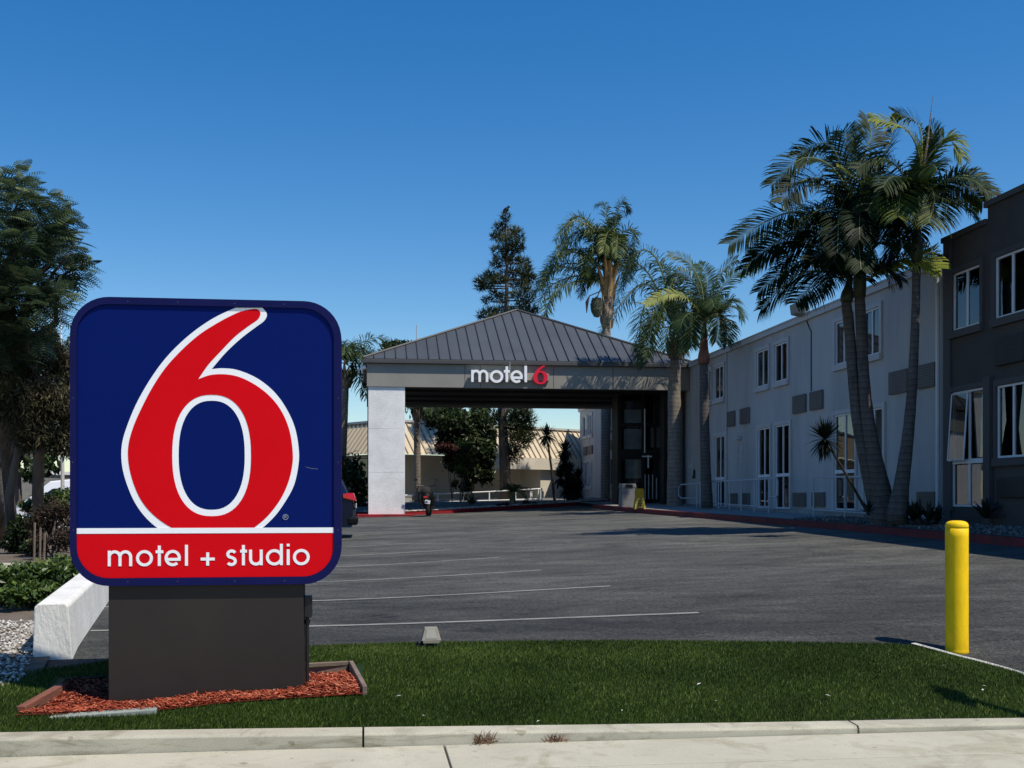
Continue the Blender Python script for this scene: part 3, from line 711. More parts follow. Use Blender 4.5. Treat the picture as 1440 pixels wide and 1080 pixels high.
fp = onlot(605, 911)
fx, fy = fp.x, fp.y - .18; fz = lawn_z(fx, fy)
fl = thing('ground_floodlight', 'small weathered grey floodlight on the lawn edge facing the sign', 'floodlight', (fx, fy, fz))
b = MB(); poly = [(-.085,.055),(.085,.055),(.055,.165),(-.055,.165)]
b.prism(poly, lambda u, v, k: Vector((fx+u, fy+(v-.055)*.35+(.10 if k else 0), fz+v-.01))); b.build('housing', M['lamp_grey'], fl, bevel=.006)
b = MB(); b.prism([(-.05,.075),(.05,.075),(.036,.15),(-.036,.15)], lambda u, v, k: Vector((fx+u, fy+(v-.055)*.35-.004+(.003 if k else 0), fz+v-.01))); b.build('lens', surf('lamp_lens', (.34,.33,.28), None, 6, .3), fl)
b = MB(); b.box(fx-.07, fx+.07, fy-.012, fy+.07, fz+.028, fz+.043); b.box(fx-.06, fx-.045, fy, fy+.05, fz-.03, fz+.03); b.box(fx+.045, fx+.06, fy, fy+.05, fz-.03, fz+.03); b.build('bracket', M['lamp_grey'], fl)
b = MB(); b.lathe([(.03,-.03),(.03,.03),(.02,.04)], (fx-.1, fy+.05, fz), 10); b.build('junction_box', M['dark_metal'], fl)

# dry weeds in the kerb joint, litter on the lawn
def weed(px, py, h, n, label, seed):
    random.seed(seed); p = atZ(px, py, .0); b = MB()
    for i in range(n):
        a = random.uniform(0, 2*PI); l = h*random.uniform(.4, 1); e = random.uniform(.3, 1.3)
        o = Vector((p.x+random.gauss(0,.035), 7.383+random.uniform(-.012,.0), .003))
        d = Vector((math.cos(a)*math.cos(e), -abs(math.sin(a))*math.cos(e)*.7, math.sin(e)))
        s = d.cross(Vector((.3,1,.2))).normalized()*.0022
        m_ = o+d*l*.6; t = o+d*l+Vector((0,0,-.2*l))
        b.add([o-s, o+s, m_+s, m_-s, t], [(0,1,2,3),(3,2,4)], random.random())
    tag(b.build('dry_weed', M['dry_weed'], fix=False), label, 'weed', 'dry weeds in the kerb joint')
weed(680, 1046, .14, 70, 'taller dry reddish weed tuft in the kerb joint', 3)
weed(781, 1044, .09, 60, 'low spreading dry weed tuft at the kerb foot, the right one', 4)
random.seed(11)
for i, (px, py) in enumerate(((1164,979),(1325,937),(1385,966),(1382,971),(597,1008),(757,1015),(983,963),(1290,990),(560,980),(1008,987),(875,1000))):
    p = atd(px, py, 8.3)
    r = ray(px, py); d = 7.0
    while EYE + r[2]*d > lawn_z(r[0]*d, r[1]*d)+.03 and d < 11: d += .01
    c = Vector((r[0]*d, r[1]*d, lawn_z(r[0]*d, r[1]*d)+.035)); a = random.uniform(0, 6); l = random.uniform(.013, .026)
    dx = Vector((math.cos(a), math.sin(a), .2))*l; s = Vector((-math.sin(a), math.cos(a), .3))*l*.45
    b = MB(); b.add([c-dx, c-s+Vector((0,0,.006)), c+dx, c+s], [(0,1,2),(0,2,3)], .9)
    tag(b.build('fallen_leaf', M['gravel'], fix=False), 'pale dry leaf lying on the green lawn', 'leaf', 'pale leaves scattered on the lawn')

# ================================================================== ENTRANCE CANOPY
CY = 44.8; cxl = atY(516, 513, CY).x; cxr = 12.98
ze = atY(740, 507.5, CY).z; zf1 = atY(740, 515, CY).z; zf0 = atY(740, 546, CY).z; CD = 10.0
g0 = zlot(cxl, CY)
ca = thing('entrance_canopy', 'grey drive-through canopy with hipped standing seam roof and white columns', 'canopy', (cxl+6, CY+5, g0))
b = MB(); t = .3
for (a0, a1, c0, c1) in ((cxl, cxr, CY, CY+t), (cxl, cxr, CY+CD-t, CY+CD), (cxl, cxl+t, CY+t, CY+CD-t), (cxr-t, cxr, CY+t, CY+CD-t)):
    b.box(a0, a1, c0, c1, zf0, zf1+.02)
b.build('fascia', M['fascia'], ca)
for px in (653.8, 675.5, 778.5, 862):                                         # panel joints of the fascia
    b = MB(); p = atY(px, 530, CY); b.box(p.x-.012, p.x+.012, CY-.004, CY+.01, zf0+.02, zf1); b.build('panel_joint', M['fascia_dark'], ca)
ov = .16
b = MB(); b.box(cxl-ov, cxr+.02, CY-ov, CY+CD+ov, zf1+.022, ze-.03); b.build('gutter', M['fascia_dark'], ca, bevel=.02)
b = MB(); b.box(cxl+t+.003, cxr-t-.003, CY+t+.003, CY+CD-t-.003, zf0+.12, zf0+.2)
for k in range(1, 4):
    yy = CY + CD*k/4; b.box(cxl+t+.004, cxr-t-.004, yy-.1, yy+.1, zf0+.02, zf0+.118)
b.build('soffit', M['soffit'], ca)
ap = atY(727, 436.5, CY+CD/2); AP = Vector((ap.x, CY+CD/2, ap.z))
E = [Vector((cxl-ov, CY-ov, ze)), Vector((cxr+ov, CY-ov, ze)), Vector((cxr+ov, CY+CD+ov, ze)), Vector((cxl-ov, CY+CD+ov, ze))]
b = MB()
for i in range(4): b.add([E[i], E[(i+1)%4], AP], [(0,1,2)])
b.add([e-Vector((0,0,.03)) for e in E], [(3,2,1,0)])
for i in range(4): b.quad(E[i], E[(i+1)%4], E[(i+1)%4]-Vector((0,0,.03)), E[i]-Vector((0,0,.03)))
roof = b.build('roof', M['metal_roof'], ca)
b = MB()
for i in range(4):                                                   # standing seams run straight up each slope
    a, c = E[i], E[(i+1)%4]; L = (c-a).length; d = (c-a)/L; h = (AP-a).dot(d)
    up = AP - (a + d*h); nrm = d.cross(up).normalized()
    nrm = nrm if nrm.z > 0 else -nrm
    ns = 31
    for k in range(1, ns):
        s = L*k/ns; fr = s/h if s < h else (L-s)/(L-h)
        p = a + d*s; q = p + up*fr
        w = d*.014; hh = nrm*.045
        b.add([p-w-nrm*.001, p+w-nrm*.001, p+w+hh, p-w+hh, q-w-nrm*.001, q+w-nrm*.001, q+w+hh, q-w+hh], [(0,1,2,3),(7,6,5,4),(1,5,6,2),(0,3,7,4),(3,2,6,7)])
b.build('seam', M['seam'], roof)
b = MB()
for e in E: b.tube([e+Vector((0,0,.02)), AP+Vector((0,0,.03))], .055, 6)
b.build('hip_cap', M['fascia_dark'], roof)
cw = (568.5-518)*CY/CA/FPX
c0 = atY(518, 600, CY).x
for (xx, yy) in ((c0, CY+.06), (c0, CY+CD-1.5)):
    gz = zlot(xx+.7, yy)
    b = MB()
    zs = [gz-.1, gz+(zf0-gz)*.338, gz+(zf0-gz)*.673, zf0-.002]
    for k in range(3): b.box(xx, xx+cw, yy, yy+1.4, zs[k]+(.012 if k else 0), zs[k+1])
    b.box(xx+.012, xx+cw-.012, yy+.012, yy+1.388, gz, zf0-.01)
    o = b.build('column', M['white_stucco'], ca, bevel=.006)
b = MB(); b.box(c0-.035, c0-.002, CY+.35, CY+.43, g0, zf0-.003); b.build('downpipe', M['dark_metal'], ca)
b = MB(); b.box(c0-.45, c0+cw+.35, CY-.25, CY+2.0, g0-.1, g0+.11); struct(b.build('red_kerb', M['red_kerb'], bevel=.02))
# camera on the corner
b = MB(); p = atY(511.5, 519, CY+.3)
sc_ = thing('security_camera', 'small white security camera on the left corner of the canopy', 'camera', p)
b.tube([p+Vector((.16,-.05,.02)), p+Vector((0,-.05,.02))], .025, 8); b.build('bracket', M['white_metal'], sc_)
b = MB(); b.tube([p+Vector((.08,-.25,.06)), p+Vector((-.12,-.18,-.02))], .07, 10); b.build('housing', M['white_metal'], sc_, smooth=False)

# channel letter sign
LY = CY - .11
def lp(x, y): q = atY(640+x/9, 490+y/9, LY-.16); return (q.x, q.z)
lt = thing('canopy_lettering', 'white channel letters and red numeral 6 on the canopy front', 'sign', Vector((lp(690,300)[0], LY, lp(0,400)[1])))
r0, r1 = lp(222, 297), lp(1196, 404)
b = MB(); b.box(r0[0], r1[0], LY, CY-.003, r1[1], r0[1]); b.build('raceway', M['fascia'], lt, bevel=.01)
def fnL(u, v, d): return Vector((u, LY - .003 - d, v))
for ch, ua, ub, base, topx in (('m',206,418,422,270), ('o',440,612,430,276), ('t',620,694,424,272), ('e',702,858,432,278), ('l',880,910,426,272)):
    b = MB(); a = lp(ua, base); e = lp(ub, base); tp = lp(ua, topx)
    letter_strokes(b, ch, a[0], a[1], tp[1]-a[1], .205, fnL, 0, .16, e[0]-a[0]); b.build('letter', M['letter_white'], lt)
def l6(p):                                                            # same numeral, slimmer and leaning
    u = (p[0]-337)/(1120-337); v = (p[1]-117)/(1200-117)
    return lp(988 + u*184, 216 + v*236)
six = spline(SIX_RED, 5, (8,))
filled('numeral', M['letter_red'], [[l6(p) for p in six], [l6((735+(p[0]-735)*.92, 812+(p[1]-812)*.98)) for p in HOLE_OUT]], .16, lambda u, v, d: Vector((u, LY-.003-d, v)), lt)
b = MB(); q = lp(697, 165); q2 = lp(697, 260); b.tube([(q[0], LY-.06, q[1]), (q[0], LY-.06, q2[1])], .014, 6); b.build('conduit', M['rail_grey'], lt)

# ================================================================== BUILDINGS
WX = 13.0
def yw(px, X=WX): return atX(px, 600, X).y
def zw(px, py, X=WX): return atX(px, py, X).z
def wall_x(b, X, y0, y1, z0, z1, holes, rev=.14):
    """wall sheet facing -X with openings (ya, yb, za, zb) and their reveals"""
    ys = sorted({y0, y1, *[q for h in holes for q in h[:2]]}); zs = sorted({z0, z1, *[q for h in holes for q in h[2:]]})
    for ya, yb in zip(ys, ys[1:]):
        for za, zb in zip(zs, zs[1:]):
            cy, cz = (ya+yb)/2, (za+zb)/2
            if any(h[0] < cy < h[1] and h[2] < cz < h[3] for h in holes): continue
            b.quad((X,yb,za), (X,ya,za), (X,ya,zb), (X,yb,zb))
    for ya, yb, za, zb in holes:
        b.quad((X,ya,za),(X+rev,ya,za),(X+rev,ya,zb),(X,ya,zb)); b.quad((X,yb,za),(X,yb,zb),(X+rev,yb,zb),(X+rev,yb,za))
        b.quad((X,ya,zb),(X+rev,ya,zb),(X+rev,yb,zb),(X,yb,zb)); b.quad((X,ya,za),(X,yb,za),(X+rev,yb,za),(X+rev,ya,za))
def frame_rect(b, X, x1, ya, yb, za, zb, w):
    b.box(X, x1, ya, ya+w, za, zb); b.box(X, x1, yb-w, yb, za, zb); b.box(X, x1, ya+w, yb-w, za, za+w); b.box(X, x1, ya+w, yb-w, zb-w, zb)
def window(par, X, ya, yb, za, zb, trim, tmat, door=False, dark_side=1, fold=.5, open_=False, sill=None):
    """a surround with vinyl frame, mullion, two panes and a curtain; ya < yb (ya is the near side)"""
    b = MB(); tw = .13
    if trim:
        l, r = trim
        if l: b.box(X-.055, X-.002, yb, yb+tw*l, za-.10, zb+.12)
        if r: b.box(X-.055, X-.002, ya-tw*r, ya, za-.10, zb+.12)
        b.box(X-.052, X-.002, ya, yb, zb+.003, zb+.118)
        if not door: b.box(X-.095, X-.002, ya-tw*r*.9, yb+tw*l*.9, za-.16, za-.003)
    else: b.box(X-.04, X-.002, ya, yb, za-.08, za-.003)
    w = b.build('door' if door else 'window', tmat, par)
    b = MB(); fx = X-.012; fw = .042; ym = (ya+yb)/2
    frame_rect(b, fx, fx+.06, ya+.004, yb-.004, za+.004, zb-.004, fw)
    b.box(fx+.005, fx+.055, ym-.028, ym+.028, za+fw, zb-fw)
    lo = za
    if door:
        lo = sill; b.box(fx-.012, fx+.062, ya+.008, yb-.008, sill-.05, sill+.05)
    b.build('frame', M['vinyl'], w)
    b = MB(); px_ = fx+.03
    spans = [(lo, zb)] if not door else [(sill+.05, zb), (za, sill-.05)]
    for c0, c1 in spans:
        for u0, u1 in ((ya, ym), (ym, yb)):
            if open_ and u0 == ym and c0 > za: continue
            b.quad((px_,u1-.03,c0+.02), (px_,u0+.03,c0+.02), (px_,u0+.03,c1-.02), (px_,u1-.03,c1-.02))
    b.build('pane', M['glass'], w, fix=False)
    b = MB(); n = 28                                                  # folded curtain over part of the opening
    y_0, y_1 = (ya, ya+(yb-ya)*fold) if dark_side > 0 else (yb-(yb-ya)*fold, yb)
    for i in range(n):
        a0 = y_0+(y_1-y_0)*i/n; a1 = y_0+(y_1-y_0)*(i+1)/n; s0 = .035*math.sin(i*2.3); s1 = .035*math.sin((i+1)*2.3)
        b.quad((fx+.2+s0,a0,za), (fx+.2+s1,a1,za), (fx+.2+s1,a1,zb), (fx+.2+s0,a0,zb))
    b.build('curtain', M['curtain'] if random.random() < .8 else M['curtain_dark'], w, fix=False)
    b = MB(); b.box(fx+.5, fx+.52, ya-.3, yb+.3, za-.2, zb+.2); b.box(fx+.1, fx+.5, ya-.3, ya-.28, za-.2, zb+.2); b.box(fx+.1, fx+.5, yb+.28, yb+.3, za-.2, zb+.2); b.box(fx+.1, fx+.5, ya-.28, yb+.28, zb+.18, zb+.2); b.box(fx+.1, fx+.5, ya-.28, yb+.28, za-.2, za-.18)
    b.build('room_recess', M['interior'], w)
    if open_:
        b = MB(); T = Vector((0,0,1))
        a = Vector((X-.04, ym, zb-.05)); c = Vector((X-.04, yb-.02, zb-.05)); o = Vector((-.10, 0, -(zb-sill-.08)))
        for p, q in ((a, c), (a+o, c+o), (a, a+o), (c, c+o)): b.tube([p, q], .018, 4)
        b.build('open_sash', M['vinyl'], w)
        b = MB(); b.quad(a, c, c+o, a+o); b.build('pane', M['glass'], w, fix=False)
    return w
def ac_unit(par, X, ya, yb, za, zb, m, tilt=0.0):
    b = MB(); b.box(X-.085, X-.002, ya, yb, za, zb); o = b.build('air_conditioner', m, par, bevel=.012)
    b = MB(); n = 9
    for k in range(n):
        z = za+.04+(zb-za-.08)*k/(n-1); b.box(X-.095, X-.083, ya+.03, yb-.03, z-.006, z+.006)
    b.build('grille', M['dark_metal'], o)
ZU0, ZU1, ZD1, ZS, ZD0 = 5.30, 6.50, 3.92, 2.34, 1.28
def yr(pa, pb, X=WX): return (yw(pb, X), yw(pa, X))                    # near, far
random.seed(5)
gw = thing('motel_wing', 'long two-storey pale grey stucco motel wing in shade with paired windows', 'motel building', (16.5, 45, 1.0))
up = [yr(992,1001), yr(1005.5,1018.5), yr(1065,1082), yr(1090.5,1108.5), yr(1176,1199), yr(1216,1238.5)]
dn = [yr(988,998.5), yr(1006.5,1020.5), yr(1067,1084), yr(1091.5,1111.5), yr(1174.5,1204), yr(1217,1243)]
up2 = [yr(820.8,826.5), yr(828,833.5), yr(857,862.5)]; dn2 = [yr(821.5,826.5), yr(828,832.5), yr(858.5,863.5)]
holes = [(a, c, ZU0, ZU1) for a, c in up+up2] + [(a, c, ZD0, ZD1) for a, c in dn] + [(a, c, 2.3, 3.75) for a, c in dn2]
yn = yw(1327.5); yfar = yw(815.5); ZR = 7.06
b = MB(); wall_x(b, WX, yn, yfar, .6, ZR-.17, holes)
b.quad((WX,yfar,.6), (WX,yfar,ZR-.17), (24,yfar,ZR-.17), (24,yfar,.6)); b.quad((24,yn,.6), (24,yn,ZR-.17), (24,yfar,ZR-.17), (24,yfar,.6))
b.build('wall', M['grey_stucco'], gw, fix=False)
b = MB(); b.box(WX-.10, 24.1, yn+.002, yfar+.1, ZR-.17, ZR); b.box(WX-.13, WX-.06, yn+.002, yfar+.12, ZR-.015, ZR+.035); b.build('roof_edge', M['grey_trim'], gw, bevel=.01)
for i, (a, c) in enumerate(up): window(gw, WX, a, c, ZU0, ZU1, (1,.7) if i % 2 == 0 else (.7,1), M['grey_trim'], dark_side=(1,-1,1,-1,1,1)[i], fold=(.4,.5,.45,.5,.4,.75)[i])
for i, (a, c) in enumerate(dn): window(gw, WX, a, c, ZD0, ZD1, (1,.7) if i % 2 == 0 else (.7,1), M['grey_trim'], True, (1,1,-1,1,-1,1)[i], (.5,.7,.1,.15,.2,.9)[i], False, ZS)
for i, (a, c) in enumerate(up2): window(gw, WX, a, c, ZU0, ZU1, (.7,.7), M['grey_trim'], fold=.4)
for i, (a, c) in enumerate(dn2): window(gw, WX, a, c, 2.3, 3.75, (.7,.7), M['grey_trim'], fold=.5)
for pa_, pb2, za, zb in ((1025,1034.5,4.18,4.72),(1043,1055,4.18,4.72),(1117.5,1134.5,4.18,4.72),(1141.5,1158.5,4.18,4.72),(1253.5,1279,4.18,4.74),(1294,1318,4.18,4.74),
                   (1027.5,1037.5,1.38,1.79),(1044.5,1055,1.38,1.79),(1118,1134,1.36,1.78),(1144.5,1161,1.36,1.78),(1253,1276,1.36,1.76),(1293,1318,1.36,1.76),
                   (822,826.5,4.18,4.68),(829,834,4.18,4.68),(859.5,864,4.18,4.7)):
    a, c = yr(pa_, pb2); ac_unit(gw, WX, a, c, za, zb, M['ac'])
b = MB(); y = yw(1022.5); b.box(WX-.05, WX-.002, y-.05, y+.05, 1.1, ZR-.18); b.build('downpipe', M['grey_trim'], gw)
b = MB(); y = yw(1323.8); b.tube([(WX-.09, y, ZR-.2), (WX-.09, y, 1.35), (WX-.12, y+.05, 1.22), (WX-.35, y+.25, 1.16)], .05, 8); b.build('downpipe', M['vinyl'], gw)
b = MB(); y = yw(1141.5); zt_ = ZR-.05; b.tube([(WX-.02, yw(1133.5), zt_), (WX-.02, yw(1137), 6.75), (WX-.02, y, 6.5), (WX-.02, y, 4.75)], .015, 6); b.build('cable', M['dark_metal'], gw)
b = MB(); y = yw(976); b.box(WX-.02, WX-.002, y-.2, y+.2, 2.4, 2.75); b.build('wall_box', M['dark_metal'], gw)
b = MB(); b.box(WX-.03, WX-.002, yfar-3.2, yfar-3.05, 2.9, 6.8); b.build('downpipe', M['grey_trim'], gw)
for y, z in ((yw(1041), 3.1), (yw(972.5), 2.9)):                          # faint house-letter shapes on the wall
    b = MB()
    b.box(WX-.035, WX-.002, y-.30, y-.22, z-.38, z+.38); b.box(WX-.035, WX-.002, y+.22, y+.30, z-.38, z+.38); b.box(WX-.034, WX-.002, y-.22, y+.22, z-.05, z+.05)
    b.build('wall_letter', M['grey_trim'], gw)
y = yw(1041); b = MB(); b.obox((WX-.1, y+.02, 3.72), (.16,.3,.12)); b.tube([(WX-.002,y,3.6),(WX-.08,y,3.68)], .02, 6); b.build('wall_lamp', M['grey_trim'], gw)

# concrete step along the doors
b = MB(); b.box(12.42, 12.985, yw(1245), yw(1075), .6, 1.27); b.box(12.1, 12.415, yw(1180), yw(1090), .6, 1.14); struct(b.build('door_step', M['walk'], bevel=.01))

# floodlight on the roof edge
p = atX(1131.5, 436, WX-.05)
rf = thing('roof_floodlight', 'boxy floodlight on the roof edge of the pale grey wing', 'floodlight', (p.x, p.y, ZR))
b = MB(); b.prism([(-.30,.12),(.30,.12),(.20,-.20),(-.20,-.20)], lambda u, v, k: Vector((p.x-.35+.3*k, p.y+u*1.1, ZR+.22+v-.05*k))); b.build('housing', M['lamp_grey'], rf, bevel=.02)
b = MB(); b.tube([(p.x, p.y-.3, ZR-.02), (p.x, p.y-.3, ZR+.12), (p.x-.1, p.y-.1, ZR+.2)], .03, 6); b.build('bracket', M['rail_grey'], rf)

# charcoal wing nearest the camera
DX = 12.82
cwg = thing('charcoal_wing', 'dark charcoal stucco motel wing with stepped parapet at the right', 'motel building', (17, 18, 1.0))
DU = [yr(1341.5,1380.5,DX), yr(1401.5,1449,DX)]; dd = [yr(1340.5,1387.5,DX)]; dw = [yr(1403.5,1449,DX)]
yE = yw(1328.5, DX); yst = yw(1389, DX); zp0 = zw(1329, 334.5, DX); zp1 = zw(1389, 284, DX)
holes = [(a, c, 5.27, 6.53) for a, c in DU] + [(*dd[0], 1.42, 3.93)] + [(*dw[0], 2.42, 3.90)]
b = MB(); wall_x(b, DX, 12, yE, .6, zp0-.12, holes)
b.quad((DX,yE,.6), (DX,yE,zp0-.12), (24,yE,zp0-.12), (24,yE,.6))
b.quad((DX,12,zp0-.12), (DX,yst,zp0-.12), (DX,yst,zp1-.12), (DX,12,zp1-.12)); b.quad((DX,yst,zp0-.12), (24,yst,zp0-.12), (24,yst,zp1-.12), (DX,yst,zp1-.12))
b.quad((DX,12,.6), (24,12,.6), (24,12,zp1-.12), (DX,12,zp1-.12))
b.build('wall', M['charcoal_stucco'], cwg, fix=False)
b = MB(); b.box(DX-.07, 24, yst+.003, yE+.06, zp0-.12, zp0); b.box(DX-.07, 24, 11.9, yst+.06, zp1-.12, zp1); b.build('parapet_cap', M['charcoal_trim'], cwg, bevel=.01)
b = MB(); b.box(DX-.04, DX-.002, yE-.30, yE-.0, .6, zp0-.122); b.build('corner_trim', M['charcoal_trim'], cwg)
b = MB(); y = yw(1393.5, DX); b.box(DX-.10, DX-.002, y-.10, y+.14, .6, 4.12); b.build('pilaster', M['charcoal_trim'], cwg)
for i, (a, c) in enumerate(DU): window(cwg, DX, a, c, 5.27, 6.53, (1,.8), M['charcoal_trim'], dark_side=(-1,1)[i], fold=(.2,.3)[i])
window(cwg, DX, *dd[0], 1.42, 3.93, (.9,0), M['charcoal_trim'], True, 1, .55, True, 2.40)
window(cwg, DX, *dw[0], 2.42, 3.90, (.8,.8), M['charcoal_trim'], dark_side=1, fold=.45)
for pa_, pb2, za, zb in ((1403.5,1445,4.30,4.86), (1406,1447,1.62,2.02)):
    a, c = yr(pa_, pb2, DX); ac_unit(cwg, DX, a, c, za, zb, M['ac_dark'])

# lobby: dark metal storefront beside the canopy
QY = 47.4
lb = thing('lobby_entrance', 'dark framed two-storey glass lobby under the right end of the canopy', 'lobby', (11.6, QY, zlot(11, QY)))
lx0 = atY(868.5, 600, QY).x; lx1 = WX-.004; lz0 = zlot(11, QY)+.13
b = MB()
xm = [lx0, atY(905,600,QY).x, atY(921.5,600,QY).x, atY(938,600,QY).x, lx1]
for i, x in enumerate(xm):
    w = (.14,.16,.10,.14,.12)[i]; x_ = min(max(x-w/2, lx0), lx1-w); b.box(x_, x_+w, QY, QY+.14, lz0, 6.9)
for z in (zw(905,598,12), atY(890,598,QY).z, atY(890,635,QY).z, atY(890,675,QY).z):
    pass
for py, h in ((523,.25),(597,.14),(639,.42),(681,.1),(711,.2)):
    z = atY(890, py, QY).z; b.box(lx0+.14, lx1-.12, QY+.015, QY+.125, z-h/2, z+h/2)
b.box(lx0, lx0+.14, QY+.14, QY+1.1, lz0, 6.9)
b.build('frame', M['bronze'], lb)
b = MB(); b.quad((lx0+.1, QY+.07, lz0), (lx1-.1, QY+.07, lz0), (lx1-.1, QY+.07, 6.85), (lx0+.1, QY+.07, 6.85)); b.build('pane', M['glass_dark'], lb, fix=False)
b = MB(); b.box(lx0+.02, lx1, QY+1.12, QY+1.2, lz0, 6.9); b.box(lx0+.02, lx1, QY+.15, QY+1.1, 6.86, 6.9); b.build('back_wall', M['interior'], lb)
b = MB()
for px, w, py0, py1 in ((888,.42,577,596), (888,.42,604,632), (925,.42,602,630), (889,.40,646,673)):
    a = atY(px, py0, QY+.5); c = atY(px, py1, QY+.5); b.box(a.x-w, a.x+w, QY+.10, QY+.11, c.z, a.z)
b.build('reflection_panel', surf('painted_reflection', (.30,.32,.33), (.14,.15,.16), 1.2, .8), lb)  # pale panels behind the glass, painted in place of reflections on the panes
b = MB()
for px in (907,912,917.5,923,928.5): 
    a = atY(px, 668, QY); b.box(a.x-.018, a.x+.018, QY-.03, QY-.01, atY(px,702,QY).z, atY(px,667 if px<920 else 672,QY).z)
b.build('door_bar', M['rail_grey'], lb)
b = MB(); a = atY(906.5,575,QY); b.box(a.x-.025, a.x+.025, QY-.012, QY-.002, atY(0,632,QY).z, a.z); a = atY(911.5,640,QY); b.box(a.x-.03,a.x+.03,QY-.012,QY-.002,atY(0,655,QY).z,a.z)
b.box(a.x-.28, a.x+.16, QY-.03, QY-.012, a.z-.08, a.z-.03)
b.build('sidelight', M['vinyl'], lb)
b = MB(); a = atY(945, 600, CY+.5); b.box(a.x-.35, a.x+.35, CY+.45, CY+1.1, zlot(a.x,CY), zf0-.003); b.build('pier', M['bronze'], lb)

# beige building behind with tan mansard roof
K0 = atd(540, 600, 60.0); K0.z = 0
U1 = Vector((.83, .557, 0)).normalized(); U2 = Vector((-.557, .83, 0)).normalized()
N1 = Vector((U1.y, -U1.x, 0)); N2 = Vector((-U2.y, U2.x, 0)); N2 = N2 if N2.y < 0 else -N2
L1, L2, SB = 26.0, 22.0, 1.15; RC = 1.75; zt1, zm, zg = 5.80, 3.98, .9
bb = thing('beige_building', 'low cream building with tan ribbed mansard roof behind the canopy', 'building', (K0.x+6, K0.y+8, zg))
C0, C1, C2 = K0, K0 + U1*L1, K0 + U2*L2
ins = (-N1-N2)*SB
def up_(p, z): return Vector((p.x, p.y, z))
b = MB()
W0 = C0-N1*RC-N2*RC; W1 = C0+U1*11.2-N1*RC; W1b = C0+U1*11.2; W2 = C2-N2*RC  # recess and forward step made up to shade the wall beside a lit block
b.quad(up_(W0,zg), up_(W1,zg), up_(W1,zm), up_(W0,zm)); b.quad(up_(W1,zg), up_(W1b,zg), up_(W1b,zm), up_(W1,zm)); b.quad(up_(W1b,zg), up_(C1,zg), up_(C1,zm), up_(W1b,zm))
b.quad(up_(W2,zg), up_(W0,zg), up_(W0,zm), up_(W2,zm))
b.add([up_(C0,zm-.02), up_(W1b,zm-.02), up_(W1,zm-.02), up_(W0,zm-.02), up_(W2,zm-.02), up_(C2,zm-.02)], [(0,1,2,3),(0,3,4,5)])
C3 = C1 + U2*L2; b.quad(up_(C1,zg), up_(C3,zg), up_(C3,zm), up_(C1,zm)); b.quad(up_(C3,zg), up_(C2,zg), up_(C2,zm), up_(C3,zm))
b.build('wall', M['beige'], bb, fix=False)
b = MB(); T0, T1, T2, T3 = C0+ins, C1+ins-U1*.0, C2+ins, C3
o_ = .25
e0, e1, e2 = C0+(N1+N2)*o_, C1+N1*o_, C2+N2*o_
t0, t1, t2 = C0-(N1+N2)*SB, C1-N1*SB, C2-N2*SB
b.quad(up_(e0,zm), up_(e1,zm), up_(t1,zt1), up_(t0,zt1)); b.quad(up_(e2,zm), up_(e0,zm), up_(t0,zt1), up_(t2,zt1))
b.add([up_(t0,zt1), up_(t1,zt1), up_(C3,zt1), up_(t2,zt1)], [(0,1,2,3)])
b.quad(up_(e1,zm), up_(C3,zm), up_(C3,zt1), up_(t1,zt1))
rfm = b.build('roof', M['tan_roof'], bb, fix=False)
b = MB()
for (ea, U, N, L) in ((e0, U1, N1, L1), (e0, U2, N2, L2)):
    k = .35
    while k < L:
        p = ea + U*k; q = p - N*(SB+o_); w = U*.028
        if k < SB+o_:
            f_ = k/(SB+o_)
        else: f_ = 1
        zz = zm + (zt1-zm)*f_; q = p - N*(SB+o_)*f_
        hN = N*.06 + Vector((0,0,.03))
        b.add([up_(p,zm)-w, up_(p,zm)+w, up_(p,zm)+w+hN, up_(p,zm)-w+hN, up_(q,zz)-w, up_(q,zz)+w, up_(q,zz)+w+hN, up_(q,zz)-w+hN], [(0,1,2,3),(7,6,5,4),(1,5,6,2),(0,3,7,4),(3,2,6,7)])
        k += .42
b.build('rib', M['tan_seam'], rfm)
b = MB()
for (a_, c_, N) in ((t0, t1, N1), (t2, t0, N2)):
    d = (c_-a_).normalized(); n2 = Vector((d.y,-d.x,0)); q = [a_-n2*.15, c_-n2*.15, c_+n2*.15, a_+n2*.15]
    b.add([up_(p, zt1-.02) for p in q] + [up_(p, zt1+.10) for p in q], [(0,3,2,1),(4,5,6,7),(0,1,5,4),(1,2,6,5),(2,3,7,6),(3,0,4,7)])
b.build('ridge_cap', M['cream'], rfm)
b = MB()                                                             # fascia band under the eave on the right face
for (p0, L) in ((C0+U1*7.0, 7.2),):
    a_ = p0; c_ = p0+U1*L; q = [a_+N1*.36, c_+N1*.36, c_+N1*.01, a_+N1*.01]
    b.add([up_(p, 3.30) for p in q] + [up_(p, 3.97) for p in q], [(0,3,2,1),(4,5,6,7),(0,1,5,4),(1,2,6,5),(2,3,7,6),(3,0,4,7)])
b.build('eave_band', M['beige'], bb)
b = MB(); a_ = W0+U2*1.0; c_ = W0+U2*9; q = [a_+N2*.02, c_+N2*.02, c_+N2*.005, a_+N2*.005]
b.add([up_(p, 1.2) for p in q] + [up_(p, 3.9) for p in q], [(0,3,2,1),(4,5,6,7),(0,1,5,4),(1,2,6,5),(2,3,7,6),(3,0,4,7)]); b.build('shaded_window', M['car_glass'], bb)
b = MB(); a_ = C0+U1*13.2; c_ = C0+U1*13.5; q = [a_+N1*.22, c_+N1*.22, c_+N1*.005, a_+N1*.005]
b.add([up_(p, 2.05) for p in q] + [up_(p, 2.6) for p in q], [(0,3,2,1),(4,5,6,7),(0,1,5,4),(1,2,6,5),(2,3,7,6),(3,0,4,7)]); b.build('wall_lamp', M['dark_metal'], bb)
